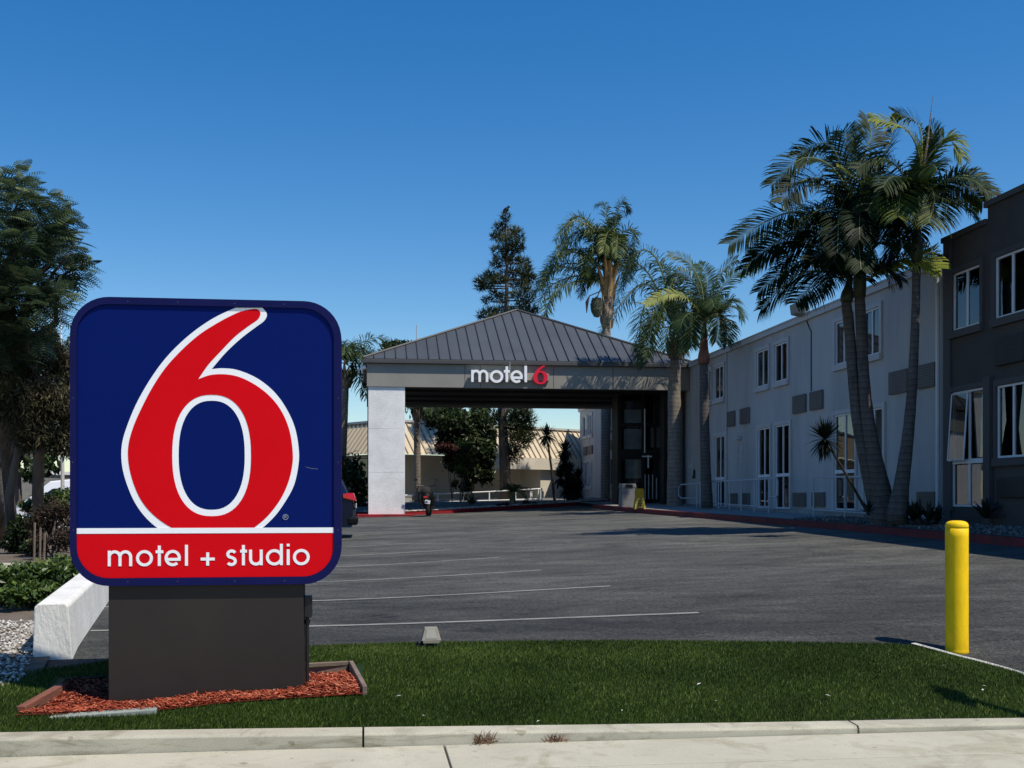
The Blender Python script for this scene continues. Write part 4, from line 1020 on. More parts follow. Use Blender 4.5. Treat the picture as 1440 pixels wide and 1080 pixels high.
p = atd(586, 470, 66); b = MB(); b.tube([(p.x,p.y,5.5), (p.x,p.y,atd(586,457,66).z)], .03, 6); tag(b.build('roof_antenna', M['rail_grey']), 'thin mast rising behind the left slope of the canopy roof', 'antenna')

# ================================================================== RAILINGS, BIN, CAUTION SIGN
def railing(name, label, pts, h, m, posts, r=.024, mid=None, ends=()):
    t = thing(name, label, 'railing', pts[0]); up = Vector((0,0,h))
    b = MB(); b.tube([p+up for p in pts], r, 8); b.tube([p+Vector((0,0,.14)) for p in pts], r*.8, 8); b.build('rail', m, t)
    for p in posts: b = MB(); b.tube([p-Vector((0,0,.1)), p+up], r*.95, 8); b.build('post', m, t)
    return t
def P_(px, py, d): return atd(px, py, d)
# white railing behind the left kerb: rail foot points
RL = []
for px, py, d in ((530,711,57.6),(579,710.5,57.7),(616,709,57.8),(652,707,57.9),(688,705,58.0),(725,704,58.1),(757,702,58.2),(762,701,58.4)):
    p = atd(px, py, d); p.z = zlot(p.x, p.y)+.14; RL.append(p)
def hgt(p, py): 
    d = p.x*SA + p.y*CA; return EYE + (HY-py)*d/FPX - p.z
tops = [699,696,694.5,693,691.5,689.5,687.5,687.2]
t = thing('white_railing', 'long white pipe railing behind the left red kerb', 'railing', RL[0])
tp = [p+Vector((0,0,hgt(p, y))) for p, y in zip(RL, tops)]; bt = [p+Vector((0,0,.10)) for p in RL]
b = MB(); b.tube(tp, .035, 8); b.tube(bt, .03, 8); b.build('rail', M['white_metal'], t)
for p, q in zip(RL, tp): b = MB(); b.tube([p-Vector((0,0,.1)), q], .034, 8); b.build('post', M['white_metal'], t)
for px in (747, 763):
    b = MB(); p = atd(px, 694, 58.0); b.box(p.x-.06, p.x+.06, p.y-.03, p.y+.03, p.z-.22, p.z+.12); b.build('plaque', M['white_metal'], t)
p = atd(572, 709, 57.2); p.z = zlot(p.x,p.y)+.15
um = thing('utility_box', 'small pale utility cabinet behind the white column', 'utility box', p)
b = MB(); b.box(p.x-.35, p.x+.25, p.y, p.y+.4, p.z, p.z+.42); b.build('cabinet', M['cream'], um, bevel=.02)
b = MB(); b.box(p.x-.37, p.x+.27, p.y-.02, p.y+.42, p.z+.42, p.z+.48); b.build('lid', M['cream'], um)
# grey railings in front of the wing
def rail_px(label, feet, topy, X, extra=None):
    F = [atX(px, 700, X) for px in feet]
    for p in F: p.z = zlot(11.4, p.y)+.15
    T = [p+Vector((0,0,hgt(p, y))) for p, y in zip(F, topy)]
    t = thing('grey_railing', label, 'railing', F[0], 'grey pipe railings before the pale wing')
    b = MB(); b.tube(T, .026, 8); b.tube([p+Vector((0,0,.18)) for p in F], .02, 8)
    if extra: extra(b, F, T)
    b.build('rail', M['rail_grey'], t)
    for p, q in zip(F, T): b = MB(); b.tube([p-Vector((0,0,.1)), q], .024, 8); b.build('post', M['rail_grey'], t)
def hook(b, F, T):
    a = T[0]; o = Vector((-.15, 1.9, 0)); b.tube([a, a+o*.85, a+o+Vector((0,0,-.1)), a+o+Vector((0,0,-.42)), a+o*.85+Vector((0,0,-.52)), a+Vector((0,0,-.52))], .024, 8)
    c = T[-1]; b.tube([c, c+Vector((.02,-.6,0)), c+Vector((.02,-.7,-.1)), c+Vector((.02,-.7,-.5)), c+Vector((.02,-.6,-.55)), c+Vector((0,0,-.55))], .024, 8)
rail_px('grey pipe railing with looped end along the walkway before the far doors', [980,985,997,1010.5,1026,1042.5,1061,1081], [680.5,679,677,676.5,676.2,675.2,674.5,673], 12.0, hook)
rail_px('shorter grey pipe railing behind the leaning spiky plant', [1144,1188,1232], [671,670.8,670.6], 12.1)
p = onlot(888, 713.5, .15); p.y += .4
tb = thing('litter_bin', 'square grey concrete litter bin by the lobby doors', 'bin', p)
b = MB(); b.prism([(-.29,0),(.29,0),(.27,.72),(-.27,.72)], lambda u, v, k: Vector((p.x+u, p.y+.56*k, p.z+v))); b.build('body', M['bin_grey'], tb, bevel=.02)
b = MB(); b.prism([(-.29,.725),(.29,.725),(.27,.9),(-.27,.9)], lambda u, v, k: Vector((p.x+u, p.y-.01+.58*k, p.z+v))); b.build('lid', M['bin_grey'], tb, bevel=.03)
b = MB(); b.box(p.x-.14, p.x+.14, p.y-.013, p.y-.002, p.z+.75, p.z+.86); b.build('opening', M['dark_metal'], tb)
p = onlot(902, 716.2, .15); p.y += .15
cs = thing('caution_sign', 'yellow folding wet floor sign standing outside the lobby doors', 'floor sign', p)
for s in (0, 1):
    b = MB(); b.prism([(-.20,0),(-.13,0),(-.11,.05),(.11,.05),(.13,0),(.20,0),(.145,.68),(.09,.74),(-.09,.74),(-.145,.68)], lambda u, v, k: Vector((p.x+u, p.y+(.30-.27*v/.74 if s else .27*v/.74-.0)+.02*k, p.z+v))); b.build('leaf_panel', M['caution'], cs)
b = MB(); fy = lambda u, v, d: Vector((p.x+u, p.y+.27*v/.74-.004-d, p.z+v))
ribbon(b, [(-.08,.52),(.08,.52),(0,.64)], .02, fy, 0, .002, True); ribbon(b, arc(0,.36,.075,0,340,16), .016, fy, 0, .002, True)
for k in range(2): ribbon(b, [(-.09,.2-.06*k),(.09,.2-.06*k)], .022, fy, 0, .002)
ribbon(b, [(-.05,.685),(.05,.685)], .03, fy, 0, .002)
b.build('warning_print', M['dark_metal'], cs)
# ================================================================== PALMS
RT = Vector((CA, -SA, 0)); FW = Vector((SA, CA, 0)); UP = Vector((0,0,1))
def frond(par, base, az, elev, L, droop, nl, ll, style, v, lm, wl=.028, curl=1.4, twist=0.0, sweep_=0.0):
    """az: 0 toward image right, 90 away from the camera, 180 left, 270 toward it"""
    a = math.radians(az); seg = 16; p = Vector(base); P = [p.copy()]; Ts = []
    for i in range(seg):
        t = (i+.5)/seg; e = math.radians(elev - droop*t**curl); aa = a + math.radians(sweep_)*t
        hd = RT*math.cos(aa) + FW*math.sin(aa); d = hd*math.cos(e) + UP*math.sin(e)
        p = p + d*(L/seg); P.append(p.copy()); Ts.append(d)
    Ts.append(Ts[-1])
    return frond_on(par, P, Ts, L, nl, ll, style, v, lm, wl, twist)
def frond_px(par, pts, d0, dd, nl, ll, style, v, lm, wl=.018, twist=50):
    """a frond along a path measured on the image at depth d0, its tip dd further away"""
    path = lerp_path(pts, 5); n = len(path)
    P = [atd(q[0], q[1], d0 + dd*(i/(n-1))**1.3) for i, q in enumerate(path)]
    m = 17; acc = [0]
    for i in range(1, n): acc.append(acc[-1] + (P[i]-P[i-1]).length)
    L = acc[-1]; R_ = []
    for k in range(m):
        q = L*k/(m-1); i = max(j for j in range(n) if acc[j] <= q + 1e-9); i = min(i, n-2)
        R_.append(P[i].lerp(P[i+1], (q-acc[i])/max(1e-6, acc[i+1]-acc[i])))
    Ts = [(R_[min(i+1,m-1)]-R_[max(i-1,0)]).normalized() for i in range(m)]
    return frond_on(par, R_, Ts, L, nl, ll, style, v, lm, wl, twist)
def frond_on(par, P, Ts, L, nl, ll, style, v, lm, wl, twist):
    seg = len(P)-1
    br = MB(); br.tube(P, [max(.006, .030*(1-i/seg)**.8*L/2.6) for i in range(seg+1)], 5, a=v)
    h_ = P[-1]-P[0]; h_.z = 0
    if h_.length < .15: h_ = Vector((Ts[0].x, Ts[0].y, 0))
    hd0 = h_.normalized(); side0 = Vector((hd0.y, -hd0.x, 0))
    V = []; F = []; A = []
    for k in range(nl):
        t = .10 + .90*(k+.5)/nl; q = t*seg; i = min(int(q), seg-1); pos = P[i].lerp(P[i+1], q-i); T = Ts[i]
        nrm = side0.cross(T); nrm = nrm if nrm.z > 0 else -nrm
        tw = math.radians(twist)*(.45+.55*t); S = side0*math.cos(tw) + nrm*math.sin(tw); Nn = nrm*math.cos(tw) - side0*math.sin(tw)
        lk = ll*max(.22, math.sin(PI*(.12+.80*t)))**.7*random.uniform(.88, 1.08)
        fwd_ = .35 + .75*t**1.5
        for sg_ in (-1, 1):
            if random.random() < .03: continue
            if style == 'king': lift = random.gauss(.14, .10); dr = random.uniform(.18, .48)
            else: lift = random.gauss(.12, .62); dr = random.uniform(.22, .62)
            d = (S*sg_ + T*(fwd_+random.gauss(0,.06)) + Nn*lift).normalized()
            wv = d.cross(Nn)
            wv = wv.normalized() if wv.length > .1 else T
            w = wl*random.uniform(.8, 1.15)
            m1 = pos + d*lk*.45 - UP*dr*lk*.10; m2 = pos + d*lk*.78 - UP*dr*lk*.36; e_ = pos + d*lk*.97 - UP*dr*lk*.85
            n0 = len(V); V += [pos-wv*w*.35, pos+wv*w*.35, m1+wv*w, m1-wv*w, m2+wv*w*.7, m2-wv*w*.7, e_]
            F += [(n0,n0+1,n0+2,n0+3), (n0+3,n0+2,n0+4,n0+5), (n0+5,n0+4,n0+6)]
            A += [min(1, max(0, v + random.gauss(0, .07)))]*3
    bl = MB(); n0 = 0
    bl.v = [tuple(q) for q in V]; bl.f = F; bl.a = A
    o = bl.build('frond', lm, par, fix=False)
    br.build('leaf_stalk', M['rachis'], o)
    return o
def lerp_path(pts, n):
    """smooth path through (px, py) points -> list"""
    out = []
    for i in range(len(pts)-1):
        p0 = Vector(pts[max(i-1,0)]); p1 = Vector(pts[i]); p2 = Vector(pts[i+1]); p3 = Vector(pts[min(i+2,len(pts)-1)])
        for k in range(n):
            t = k/n; out.append(.5*((2*p1)+(p2-p0)*t+(2*p0-5*p1+4*p2-p3)*t*t+(3*p1-p0-3*p2+p3)*t**3))
    out.append(Vector(pts[-1])); return out
def palm(name, label, d, px_path, wpx, mat_t, group=None, ddepth=None):
    """trunk through the points it was measured at; returns the thing and its top"""
    path = lerp_path(px_path, 6); n = len(path)
    pts = [atd(q[0], q[1], d + (ddepth or 0)*i/(n-1)) for i, q in enumerate(path)]
    pts[0].z -= .25
    t = thing(name, label, 'palm tree', pts[0]+Vector((0,0,.25)), group)
    wi = np.interp(np.linspace(0, 1, n), np.linspace(0, 1, len(wpx)), wpx)
    b = MB(); b.tube(pts, [max(.03, w*d/FPX/2*(1+.02*math.sin(i*2.1))) for i, w in enumerate(wi)], 16); b.build('trunk', mat_t, t, smooth=True)
    return t, pts[-1]
def shaft(t, p, q, r0, r1, m, name='crownshaft'):
    b = MB(); b.tube([Vector(p).lerp(Vector(q), k/6) for k in range(7)], [r0*1.0, r0*1.12, r0*1.05, (r0+r1)/2, r1*1.05, r1, r1*.7], 12); return b.build(name, m, t, smooth=True)

random.seed(21)
KL = M['palm_leaf']; QL = M['queen_leaf']
# --- twin king palms at the right, left stem
def zk(pts): return [(1000+x/3.376, 130+y/3.376) for x, y in pts]
def zq(pts): return [(640+x/3.273, 270+y/3.273) for x, y in pts]
def wild(t, c, rows, nl, ll, style, v, lm, wl, curl=1.4):
    for az, el, L, dr in rows: frond(t, c, az+random.gauss(0,4), el, L, dr, nl, ll, style, v+random.gauss(0,.05), lm, wl, curl, random.choice((-1,1))*random.uniform(5,45))
t, top = palm('king_palm', 'left stem of the twin king palms, low crown drooping left before the wing', 25.6, [(1240,727),(1228,690),(1217,645),(1206,590),(1199,520),(1194,460),(1190,425)], [34,24,19,16.5,15.5,15,14], M['king_trunk'], 'king palms')
c = atd(1196, 386, 25.6); shaft(t, top, c, .13, .07, M['crownshaft'])
for pts, dd, v, tw in (([(665,870),(560,805),(420,800),(225,945)],.3,.34,55), ([(665,875),(540,850),(400,870),(235,1030)],-.5,.30,-50), ([(660,870),(480,720),(320,720),(150,840)],.5,.32,60), ([(660,880),(560,880),(470,930),(400,1000)],-.9,.24,40), ([(670,870),(620,790),(560,760),(470,800)],-1.1,.3,50)):
    frond_px(t, zk(pts), 25.6, dd, 64, .66, 'king', v, KL, .018, tw)
wild(t, c, ((300,25,1.6,105),(120,50,1.8,90),(350,30,1.2,90),(60,45,1.6,100),(255,40,1.5,120),(225,5,1.6,75),(150,20,1.7,80)), 60, .64, 'king', .26, KL, .018)
# right stem of the pair
t, top = palm('king_palm', 'right stem of the twin king palms, tallest bushy crown with yellow new spear', 25.4, [(1247,728),(1240,690),(1229,640),(1220,585),(1214,520),(1211,460),(1209,418)], [36,26,21,17.5,15.5,15,14], M['king_trunk'], 'king palms')
c = atd(1209, 322, 25.4); shaft(t, top, c, .13, .075, M['crownshaft'])
for pts, dd, v, tw in (([(700,640),(600,380),(440,310),(285,440)],-.3,.30,60), ([(695,640),(600,300),(520,240),(410,300)],.8,.30,-55), ([(690,660),(520,580),(330,580),(85,720)],-.4,.32,62), ([(690,690),(500,650),(340,690),(190,800)],.6,.26,-50), ([(700,640),(640,330),(640,190),(610,200)],.9,.3,50), ([(708,630),(720,330),(760,200),(735,110)],.7,.36,-40), ([(712,640),(780,380),(850,230),(870,110)],1.1,.26,40), ([(712,660),(790,420),(860,420),(930,520)],.6,.26,50), ([(700,650),(560,430),(430,420),(330,520)],-.9,.28,55), ([(712,680),(800,560),(860,580),(900,640)],-.3,.22,-40)):
    frond_px(t, zk(pts), 25.4, dd, 74, .74, 'king', v, KL, .0185, tw)
frond_px(t, zk([(706,600),(690,520),(690,600),(712,840)]), 25.3, -1.5, 66, .62, 'king', .30, KL, .018, 10)
frond_px(t, zk([(704,600),(650,500),(610,580),(600,760)]), 25.3, -1.4, 60, .6, 'king', .24, KL, .018, 20)
frond_px(t, zk([(706,600),(770,520),(810,600),(800,720)]), 25.3, -1.2, 60, .6, 'king', .26, KL, .018, -20)
wild(t, c, ((195,64,2.4,105),(215,30,2.3,95),(250,25,2.0,110),(330,50,1.8,100),(60,55,2.1,90),(120,45,2.4,90),(160,5,2.0,70),(290,10,1.7,90),(90,10,1.9,70),(20,20,1.7,80),(235,-10,1.8,60)), 64, .68, 'king', .24, KL, .018)
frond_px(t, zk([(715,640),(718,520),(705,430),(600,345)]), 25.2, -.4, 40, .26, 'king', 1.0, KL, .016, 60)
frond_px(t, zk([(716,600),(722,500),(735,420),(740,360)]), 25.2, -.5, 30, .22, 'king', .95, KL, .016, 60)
frond_px(t, zk([(735,893),(850,815),(980,780),(1090,835)]), 25.2, -.8, 66, .60, 'king', .86, KL, .020, -58)          # low frond, sunlight painted in as a paler leaf tone
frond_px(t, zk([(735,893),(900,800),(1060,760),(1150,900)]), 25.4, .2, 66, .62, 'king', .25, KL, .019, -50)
# --- single king palm to their right
t, top = palm('king_palm', 'single tall king palm leaning right, its smooth trunk before the drainpipe', 24.6, [(1262,721),(1268,680),(1276,620),(1282,555),(1286,480),(1288,420),(1289,368)], [30,21,16.5,14,12,11.5,11], M['king_trunk'], 'king palms')
c = atd(1290, 286, 24.6); shaft(t, top, c, .11, .075, M['crownshaft'])
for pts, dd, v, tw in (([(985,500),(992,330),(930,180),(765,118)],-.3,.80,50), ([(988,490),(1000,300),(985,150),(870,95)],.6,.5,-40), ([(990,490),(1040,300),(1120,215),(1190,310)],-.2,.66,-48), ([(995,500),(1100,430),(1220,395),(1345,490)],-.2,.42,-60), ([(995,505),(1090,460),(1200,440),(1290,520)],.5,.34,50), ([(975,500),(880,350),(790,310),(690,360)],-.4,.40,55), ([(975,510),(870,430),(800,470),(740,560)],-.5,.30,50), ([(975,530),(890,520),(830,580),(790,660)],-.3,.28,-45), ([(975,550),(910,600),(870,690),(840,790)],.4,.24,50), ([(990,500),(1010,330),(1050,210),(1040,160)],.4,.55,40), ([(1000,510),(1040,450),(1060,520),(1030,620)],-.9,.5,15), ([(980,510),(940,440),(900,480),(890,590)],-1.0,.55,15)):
    frond_px(t, zk(pts), 24.6, dd, 70, .66, 'king', v, KL, .0185, tw)
wild(t, c, ((270,60,1.6,110),(310,45,1.6,100),(45,50,1.8,90),(90,65,1.9,90),(130,45,1.8,95),(225,50,1.6,110),(10,20,1.5,80),(70,10,1.6,80)), 60, .6, 'king', .38, KL, .018)
b = MB(); q = atd(1304,200,24.6); b.tube([c, c.lerp(q,.5)+Vector((.03,0,.1)), q, atd(1312,134,24.6)], [.03,.03,.022,.004], 6, a=.8); b.build('new_spear', M['boots'], t)
b = MB()
for k in range(7): 
    a = random.uniform(0, 6.28); o = c + Vector((math.cos(a)*.1, math.sin(a)*.1, -.1)); b.tube([o, o+Vector((math.cos(a)*.22, math.sin(a)*.22, .05)), o+Vector((math.cos(a)*.34, math.sin(a)*.34, -.3))], [.018,.014,.006], 5)
b.build('flower_stalk', M['boots'], t)

# --- queen palm in front of the lobby
def boots(t, p, q, r, n=16):
    b = MB(); b.tube([p, Vector(p).lerp(q,.5), q], [r*.8, r*1.0, r*.75], 10)
    for k in range(n):
        a = k*2.4; z = (k+.5)/n; o = Vector(p).lerp(q, z); d = Vector((math.cos(a), math.sin(a), 0))
        b.tube([o+d*r*.7, o+d*r*1.12+Vector((0,0,r*.9)), o+d*r*1.3+Vector((0,0,r*random.uniform(1.4,2)))], [r*.34, r*.25, r*.1], 5)
    b.build('leaf_bases', M['boots'], t)
t, top = palm('queen_palm', 'queen palm with shaggy drooping crown standing before the canopy corner', 44.0, [(949,716),(949,660),(949,600),(948,550),(950,505)], [24,21,20,18,15], M['queen_trunk'], 'queen palms')
c = atd(954, 462, 44); boots(t, top, atd(953,478,44), .30)
for pts, dd, v in (([(1005,590),(940,330),(850,270),(755,450)],-.3,.42), ([(1000,590),(880,360),(790,350),(745,520)],.3,.34), ([(1000,600),(900,430),(810,460),(670,650)],-.5,.36), ([(1000,600),(930,470),(860,560),(850,790)],-.7,.42), ([(1005,610),(960,500),(910,570),(890,760)],-1.0,.46), ([(1000,620),(940,570),(880,640),(850,800)],-.2,.36), ([(1010,600),(1000,420),(950,330),(880,330)],.7,.4), ([(1010,600),(1030,470),(1010,400),(960,420)],-.6,.5), ([(1012,610),(1040,560),(1050,640),(1040,740)],-.9,.5), ([(1012,600),(1060,470),(1110,480),(1120,600)],.5,.4)):
    frond_px(t, zq(pts), 44.0, dd, 110, .66, 'queen', v+.03, QL, .0185, 15)
wild(t, c, ((270,45,2.3,150),(300,55,2.3,150),(110,70,2.6,130),(60,60,2.2,130),(200,10,2.4,90),(240,20,2.2,120)), 66, .62, 'queen', .42, QL, .017, 1.15)
b = MB(); q = atd(966,452,43.9); b.tube([atd(960,478,43.9), q, atd(974,438,43.9)], [.05,.10,.02], 6); b.build('flower_sheath', M['dead_sheath'], t)
# --- king palm beside it
t, top = palm('king_palm', 'slim king palm with reddish dry sheath beside the canopy end of the grey wing', 39.5, [(994,704),(992,650),(990.5,590),(990,540),(989.5,512)], [17,14,13.5,12.5,11], M['king_trunk'], 'king palms')
c = atd(991, 452, 39.5); shaft(t, top, atd(990,474,39.5), .19, .14, M['dead_sheath'], 'dry_sheath'); shaft(t, atd(990,475,39.5), c, .12, .07, M['crownshaft'])
for pts, dd, v, tw in (([(1160,600),(1215,460),(1290,380),(1385,335)],-.2,.50,-60), ([(1160,600),(1190,440),(1250,340),(1300,310)],.6,.40,55), ([(1150,590),(1130,420),(1070,320),(985,285)],-.2,.45,55), ([(1150,590),(1110,430),(1030,370),(980,400)],.4,.36,50), ([(1165,610),(1240,500),(1290,510),(1320,590)],.2,.36,-45), ([(1155,600),(1160,450),(1150,370),(1120,330)],.7,.4,30), ([(1165,610),(1190,540),(1210,600),(1200,690)],-.6,.36,10), ([(1145,610),(1110,560),(1090,620),(1090,710)],-.6,.4,10), ([(1145,600),(1080,500),(1040,540),(1030,640)],-.4,.40,20), ([(1165,605),(1220,560),(1250,620),(1250,700)],.3,.3,10)):
    frond_px(t, zq(pts), 39.5, dd, 66, .66, 'king', v, QL, .0185, tw)
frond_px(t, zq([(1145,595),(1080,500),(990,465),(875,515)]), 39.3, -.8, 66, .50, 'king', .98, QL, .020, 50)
wild(t, c, ((270,55,2.0,115),(60,60,2.4,95),(120,65,2.4,95),(315,45,1.9,110),(230,30,1.8,110)), 60, .6, 'king', .38, QL, .018)
# --- tall queen palm behind the canopy
t, top = palm('queen_palm', 'tallest queen palm rising behind the canopy roof with fruit cluster and golden leaf bases', 60.5, [(851,716),(851.5,640),(852,560),(851.5,500),(853,462)], [13,13,14,14,12], M['queen_trunk'], 'queen palms')
c = atd(857, 386, 60.5); boots(t, top, atd(855,420,60.5), .30, 16)
b = MB(); b.tube([atd(854,418,60.5), atd(856,395,60.5), atd(857,366,60.5)], [.30,.33,.14], 10)
for k in range(9):
    a = k*2.4; o = atd(855,415-k*3.5,60.5); d_ = Vector((math.cos(a), math.sin(a), 0)); b.tube([o+d_*.25, o+d_*.42+Vector((0,0,.5)), o+d_*.62+Vector((0,0,1.1))], [.13,.09,.04], 6)
b.build('golden_leaf_bases', surf('golden_bases', (.40,.25,.09), (.24,.14,.06), 4, .8, .4, 12, .04, stretch=(1,1,.2)), t)
for pts, dd, v in (([(705,340),(640,170),(550,110),(462,225)],-.4,.46), ([(700,340),(620,190),(560,180),(500,230)],.7,.38), ([(695,370),(580,270),(470,285),(380,415)],-.2,.38), ([(690,420),(570,385),(430,440),(365,570)],-.3,.42), ([(690,400),(560,330),(460,350),(400,420)],.8,.34), ([(705,330),(700,170),(690,60),(650,65)],.1,.46), ([(712,330),(735,150),(770,40),(795,95)],.2,.42), ([(715,340),(770,190),(820,180),(825,280)],-.3,.46), ([(715,340),(760,240),(800,260),(815,350)],.5,.40), ([(705,330),(670,200),(640,170),(600,200)],-.9,.52), ([(710,330),(720,200),(700,190),(680,280)],-1.2,.55), ([(712,330),(745,210),(745,220),(745,300)],-1.2,.5), ([(700,350),(640,260),(610,280),(600,380)],-1.0,.44), ([(720,350),(780,300),(800,330),(810,400)],-.4,.36), ([(690,400),(620,390),(590,420),(575,480)],.3,.32), ([(708,330),(700,190),(740,120),(760,110)],1.0,.4)):
    if pts[-1][0] < 520: frond_px(t, zq([(x+random.gauss(0,10)*i, y+(14+random.gauss(0,6))*i) for i, (x, y) in enumerate(pts)]), 60.5, dd-1.2, 110, .7, 'queen', v+.10, QL, .026, 30)
    frond_px(t, zq(pts), 60.5, dd, 125, .74, 'queen', v+.04, QL, .026, 15)
wild(t, c, ((95,70,3.2,110),(60,50,3.0,120),(130,50,3.0,120)), 66, .7, 'queen', .36, QL, .022)
q = atd(839,420,60.2); b = MB()
b.tube([atd(853,408,60.4), atd(845,405,60.2), q], .03, 5)
R = random.Random(2)
pr = [(.02,.12),(.20,-.02),(.30,-.25),(.27,-.6),(.14,-.9),(.03,-1.0)]; b.lathe([(r, z) for r, z in pr][::-1], q, 14)
for k in range(220):
    a = R.uniform(0, 6.28); z = R.uniform(-.95, 0); rr = float(np.interp(z, [-1,-.9,-.6,-.25,-.02], [.03,.14,.27,.30,.2])); b.obox(q+Vector((rr*math.cos(a), rr*math.sin(a), z)), (.07,.07,.08))
b.build('fruit_cluster', surf('palm_fruit', (.09,.09,.05), (.04,.045,.025), 20, .7), t)
b = MB(); b.tube([atd(848,408,60.3), atd(829,416,60.3), atd(825.5,425,60.3), atd(825,440,60.3)], [.03,.03,.10,.02], 6); b.build('flower_sheath', M['dead_sheath'], t)
# --- palm left of the canopy column, and the one seen under the canopy
t, top = palm('queen_palm', 'queen palm partly behind the blue sign, its crown left of the canopy column', 53.0, [(478,716),(480,650),(482,590),(484,545)], [15,14,14,13], M['queen_trunk'], 'queen palms')
c = atd(487, 512, 53)
boots(t, top, atd(486,526,53), .3)
for az, el, L, dr, v in ((5,72,2.6,95,.42),(0,48,1.9,115,.36),(10,20,1.6,110,.3),(355,-15,1.5,60,.3),(180,60,2.6,120,.36),(180,20,2.6,90,.3),(90,75,2.6,110,.4),(270,70,2.2,140,.42),(220,50,2.4,130,.36),(315,55,2.0,140,.4),(45,60,2.3,110,.36),(340,-35,2.0,45,.3),(355,62,2.2,140,.4),(200,84,2.8,100,.4)):
    frond(t, c, az+random.gauss(0,5), el, L, dr, 60, .66, 'queen', v, QL, .024, 1.2)
t, top = palm('queen_palm', 'smooth grey palm trunk under the canopy beside the white column', 57.5, [(587,706),(587,660),(586.5,620),(586.5,592)], [9.5,9,9.5,8.5], M['queen_trunk'], 'queen palms')
c = atd(587, 572, 57.5); boots(t, top, c, .24)
for az, el, L, dr, v in ((185,60,1.6,140,.5),(175,30,1.5,120,.4),(5,60,1.6,140,.45),(0,25,1.4,120,.4),(265,65,1.5,150,.55),(90,70,1.9,110,.4),(230,50,1.5,150,.45),(310,50,1.5,150,.45),(200,85,2.0,100,.5),(130,75,2.0,100,.4)):
    frond(t, c, az+random.gauss(0,6), el, L, dr, 44, .5, 'queen', v, QL, .022, 1.2)

# ================================================================== BROADLEAF TREES, PINE, SHRUBS
def leaf_cloud(b, centres, n, size, aspect=.5, up=.35, seed=1, droop=0.0, shell=.75, dark=.15):
    """centres: (x, y, z, rx, ry, rz). n leaves per unit share; small two-triangle leaves"""
    R = np.random.default_rng(seed); tot = sum((c[3]*c[4]*c[5])**(2/3) for c in centres)
    for c in centres:
        k = int(n*(c[3]*c[4]*c[5])**(2/3)/tot)
        d = R.normal(size=(k,3)); d /= np.linalg.norm(d, axis=1, keepdims=True)
        rr = R.random(k)**.42; rr = shell*rr + (1-shell)*R.random(k)
        P = np.array(c[:3]) + d*rr[:,None]*np.array(c[3:6])*(1+.18*R.normal(size=(k,1)))
        ax = R.normal(size=(k,3)) + d*.7 + np.array([0,0,-droop]); ax /= np.linalg.norm(ax, axis=1, keepdims=True)
        nr = R.normal(size=(k,3)) + np.array([0,0,up*3]) + d*.6; sd = np.cross(ax, nr); sd /= np.linalg.norm(sd, axis=1, keepdims=True)+1e-6
        L = size*R.uniform(.6,1.25,(k,1)); W = L*aspect
        nn = np.cross(sd, ax)
        V = np.stack([P-ax*L*.5, P+sd*W*.5+nn*L*.06, P+ax*L*.5-nn*L*.05, P-sd*W*.5+nn*L*.06], 1).reshape(-1,3)
        i0 = np.arange(k)*4; F = np.concatenate([np.stack([i0,i0+1,i0+2],1), np.stack([i0,i0+2,i0+3],1)])
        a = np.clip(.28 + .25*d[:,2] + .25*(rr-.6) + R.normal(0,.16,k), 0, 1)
        b.np_add(V, F, np.concatenate([a,a]))
def branches(b, root, tips, r0, r1=.02, wob=.12, n=6):
    for t in tips:
        root = Vector(root); t = Vector(t); pts = []
        for k in range(n+1):
            s = k/n; p = root.lerp(t, s) + Vector((random.gauss(0,wob), random.gauss(0,wob), random.gauss(0,wob*.5)))*math.sin(PI*s)
            p.z += .15*(t.z-root.z)*math.sin(PI*s)*.5; pts.append(p)
        b.tube(pts, [r0+(r1-r0)*k/n for k in range(n+1)], 7)
def cp(px, py, d, w, h, dy=None): 
    p = atd(px, py, d); return (p.x, p.y, p.z, w*d/FPX, dy if dy else w*d/FPX*.9, h*d/FPX)

random.seed(31)
# big feathery tree at the left edge: pinnate leaves on ascending limbs
D = 21.0
root = atd(2, 742, 24.5); root.z = leftz(root.x, root.y)-.1
t = thing('broadleaf_tree', 'large dark green tree with feathery pinnate leaves, upper left corner', 'tree', root)
hub = atd(-10, 545, 23)
b = MB(); pts = [root, atd(1,690,24.4), atd(8,640,24.2), atd(2,600,23.8), hub]
b.tube(pts, [.40,.27,.24,.21,.18], 12); b.tube([root+Vector((.1,0,0)), atd(14,690,24), atd(24,640,23.9), atd(28,590,23.6), atd(20,520,23)], [.14,.09,.07,.06,.04], 9)
b.tube([root, atd(-10,660,17.5), atd(-14,600,17.9), atd(-30,500,18.5)], [.15,.12,.11,.07], 9)
cl = []
for px, py, w, h in ((20,285,38,40),(58,300,40,44),(30,345,50,44),(80,335,30,36),(100,350,20,16),(60,385,52,44),(25,420,55,48),(70,430,40,36),(-20,330,60,60),(-50,400,70,70),(86,300,14,12),(112,376,15,12),(5,260,26,26),(30,262,16,20),(-10,470,60,40),(-70,300,60,60),(-100,380,70,70),(84,410,20,20),(40,470,36,24),(-60,480,70,50),(20,440,50,40),(-10,500,50,34),(35,400,40,40),(10,360,50,50),(50,340,44,40),(-30,450,60,60),(20,480,40,22)):
    for k in range(2): cl.append(cp(px+random.gauss(0,6), py+random.gauss(0,6), D+random.uniform(-1.4,1.4), w*.72, h*.66))
branches(b, hub, [c[:3] for c in cl[:34:2]], .10, .015, .15); b.build('trunk', M['grey_bark'], t, smooth=True)
b = MB(); V = []; F = []; A = []
R = random.Random(3)
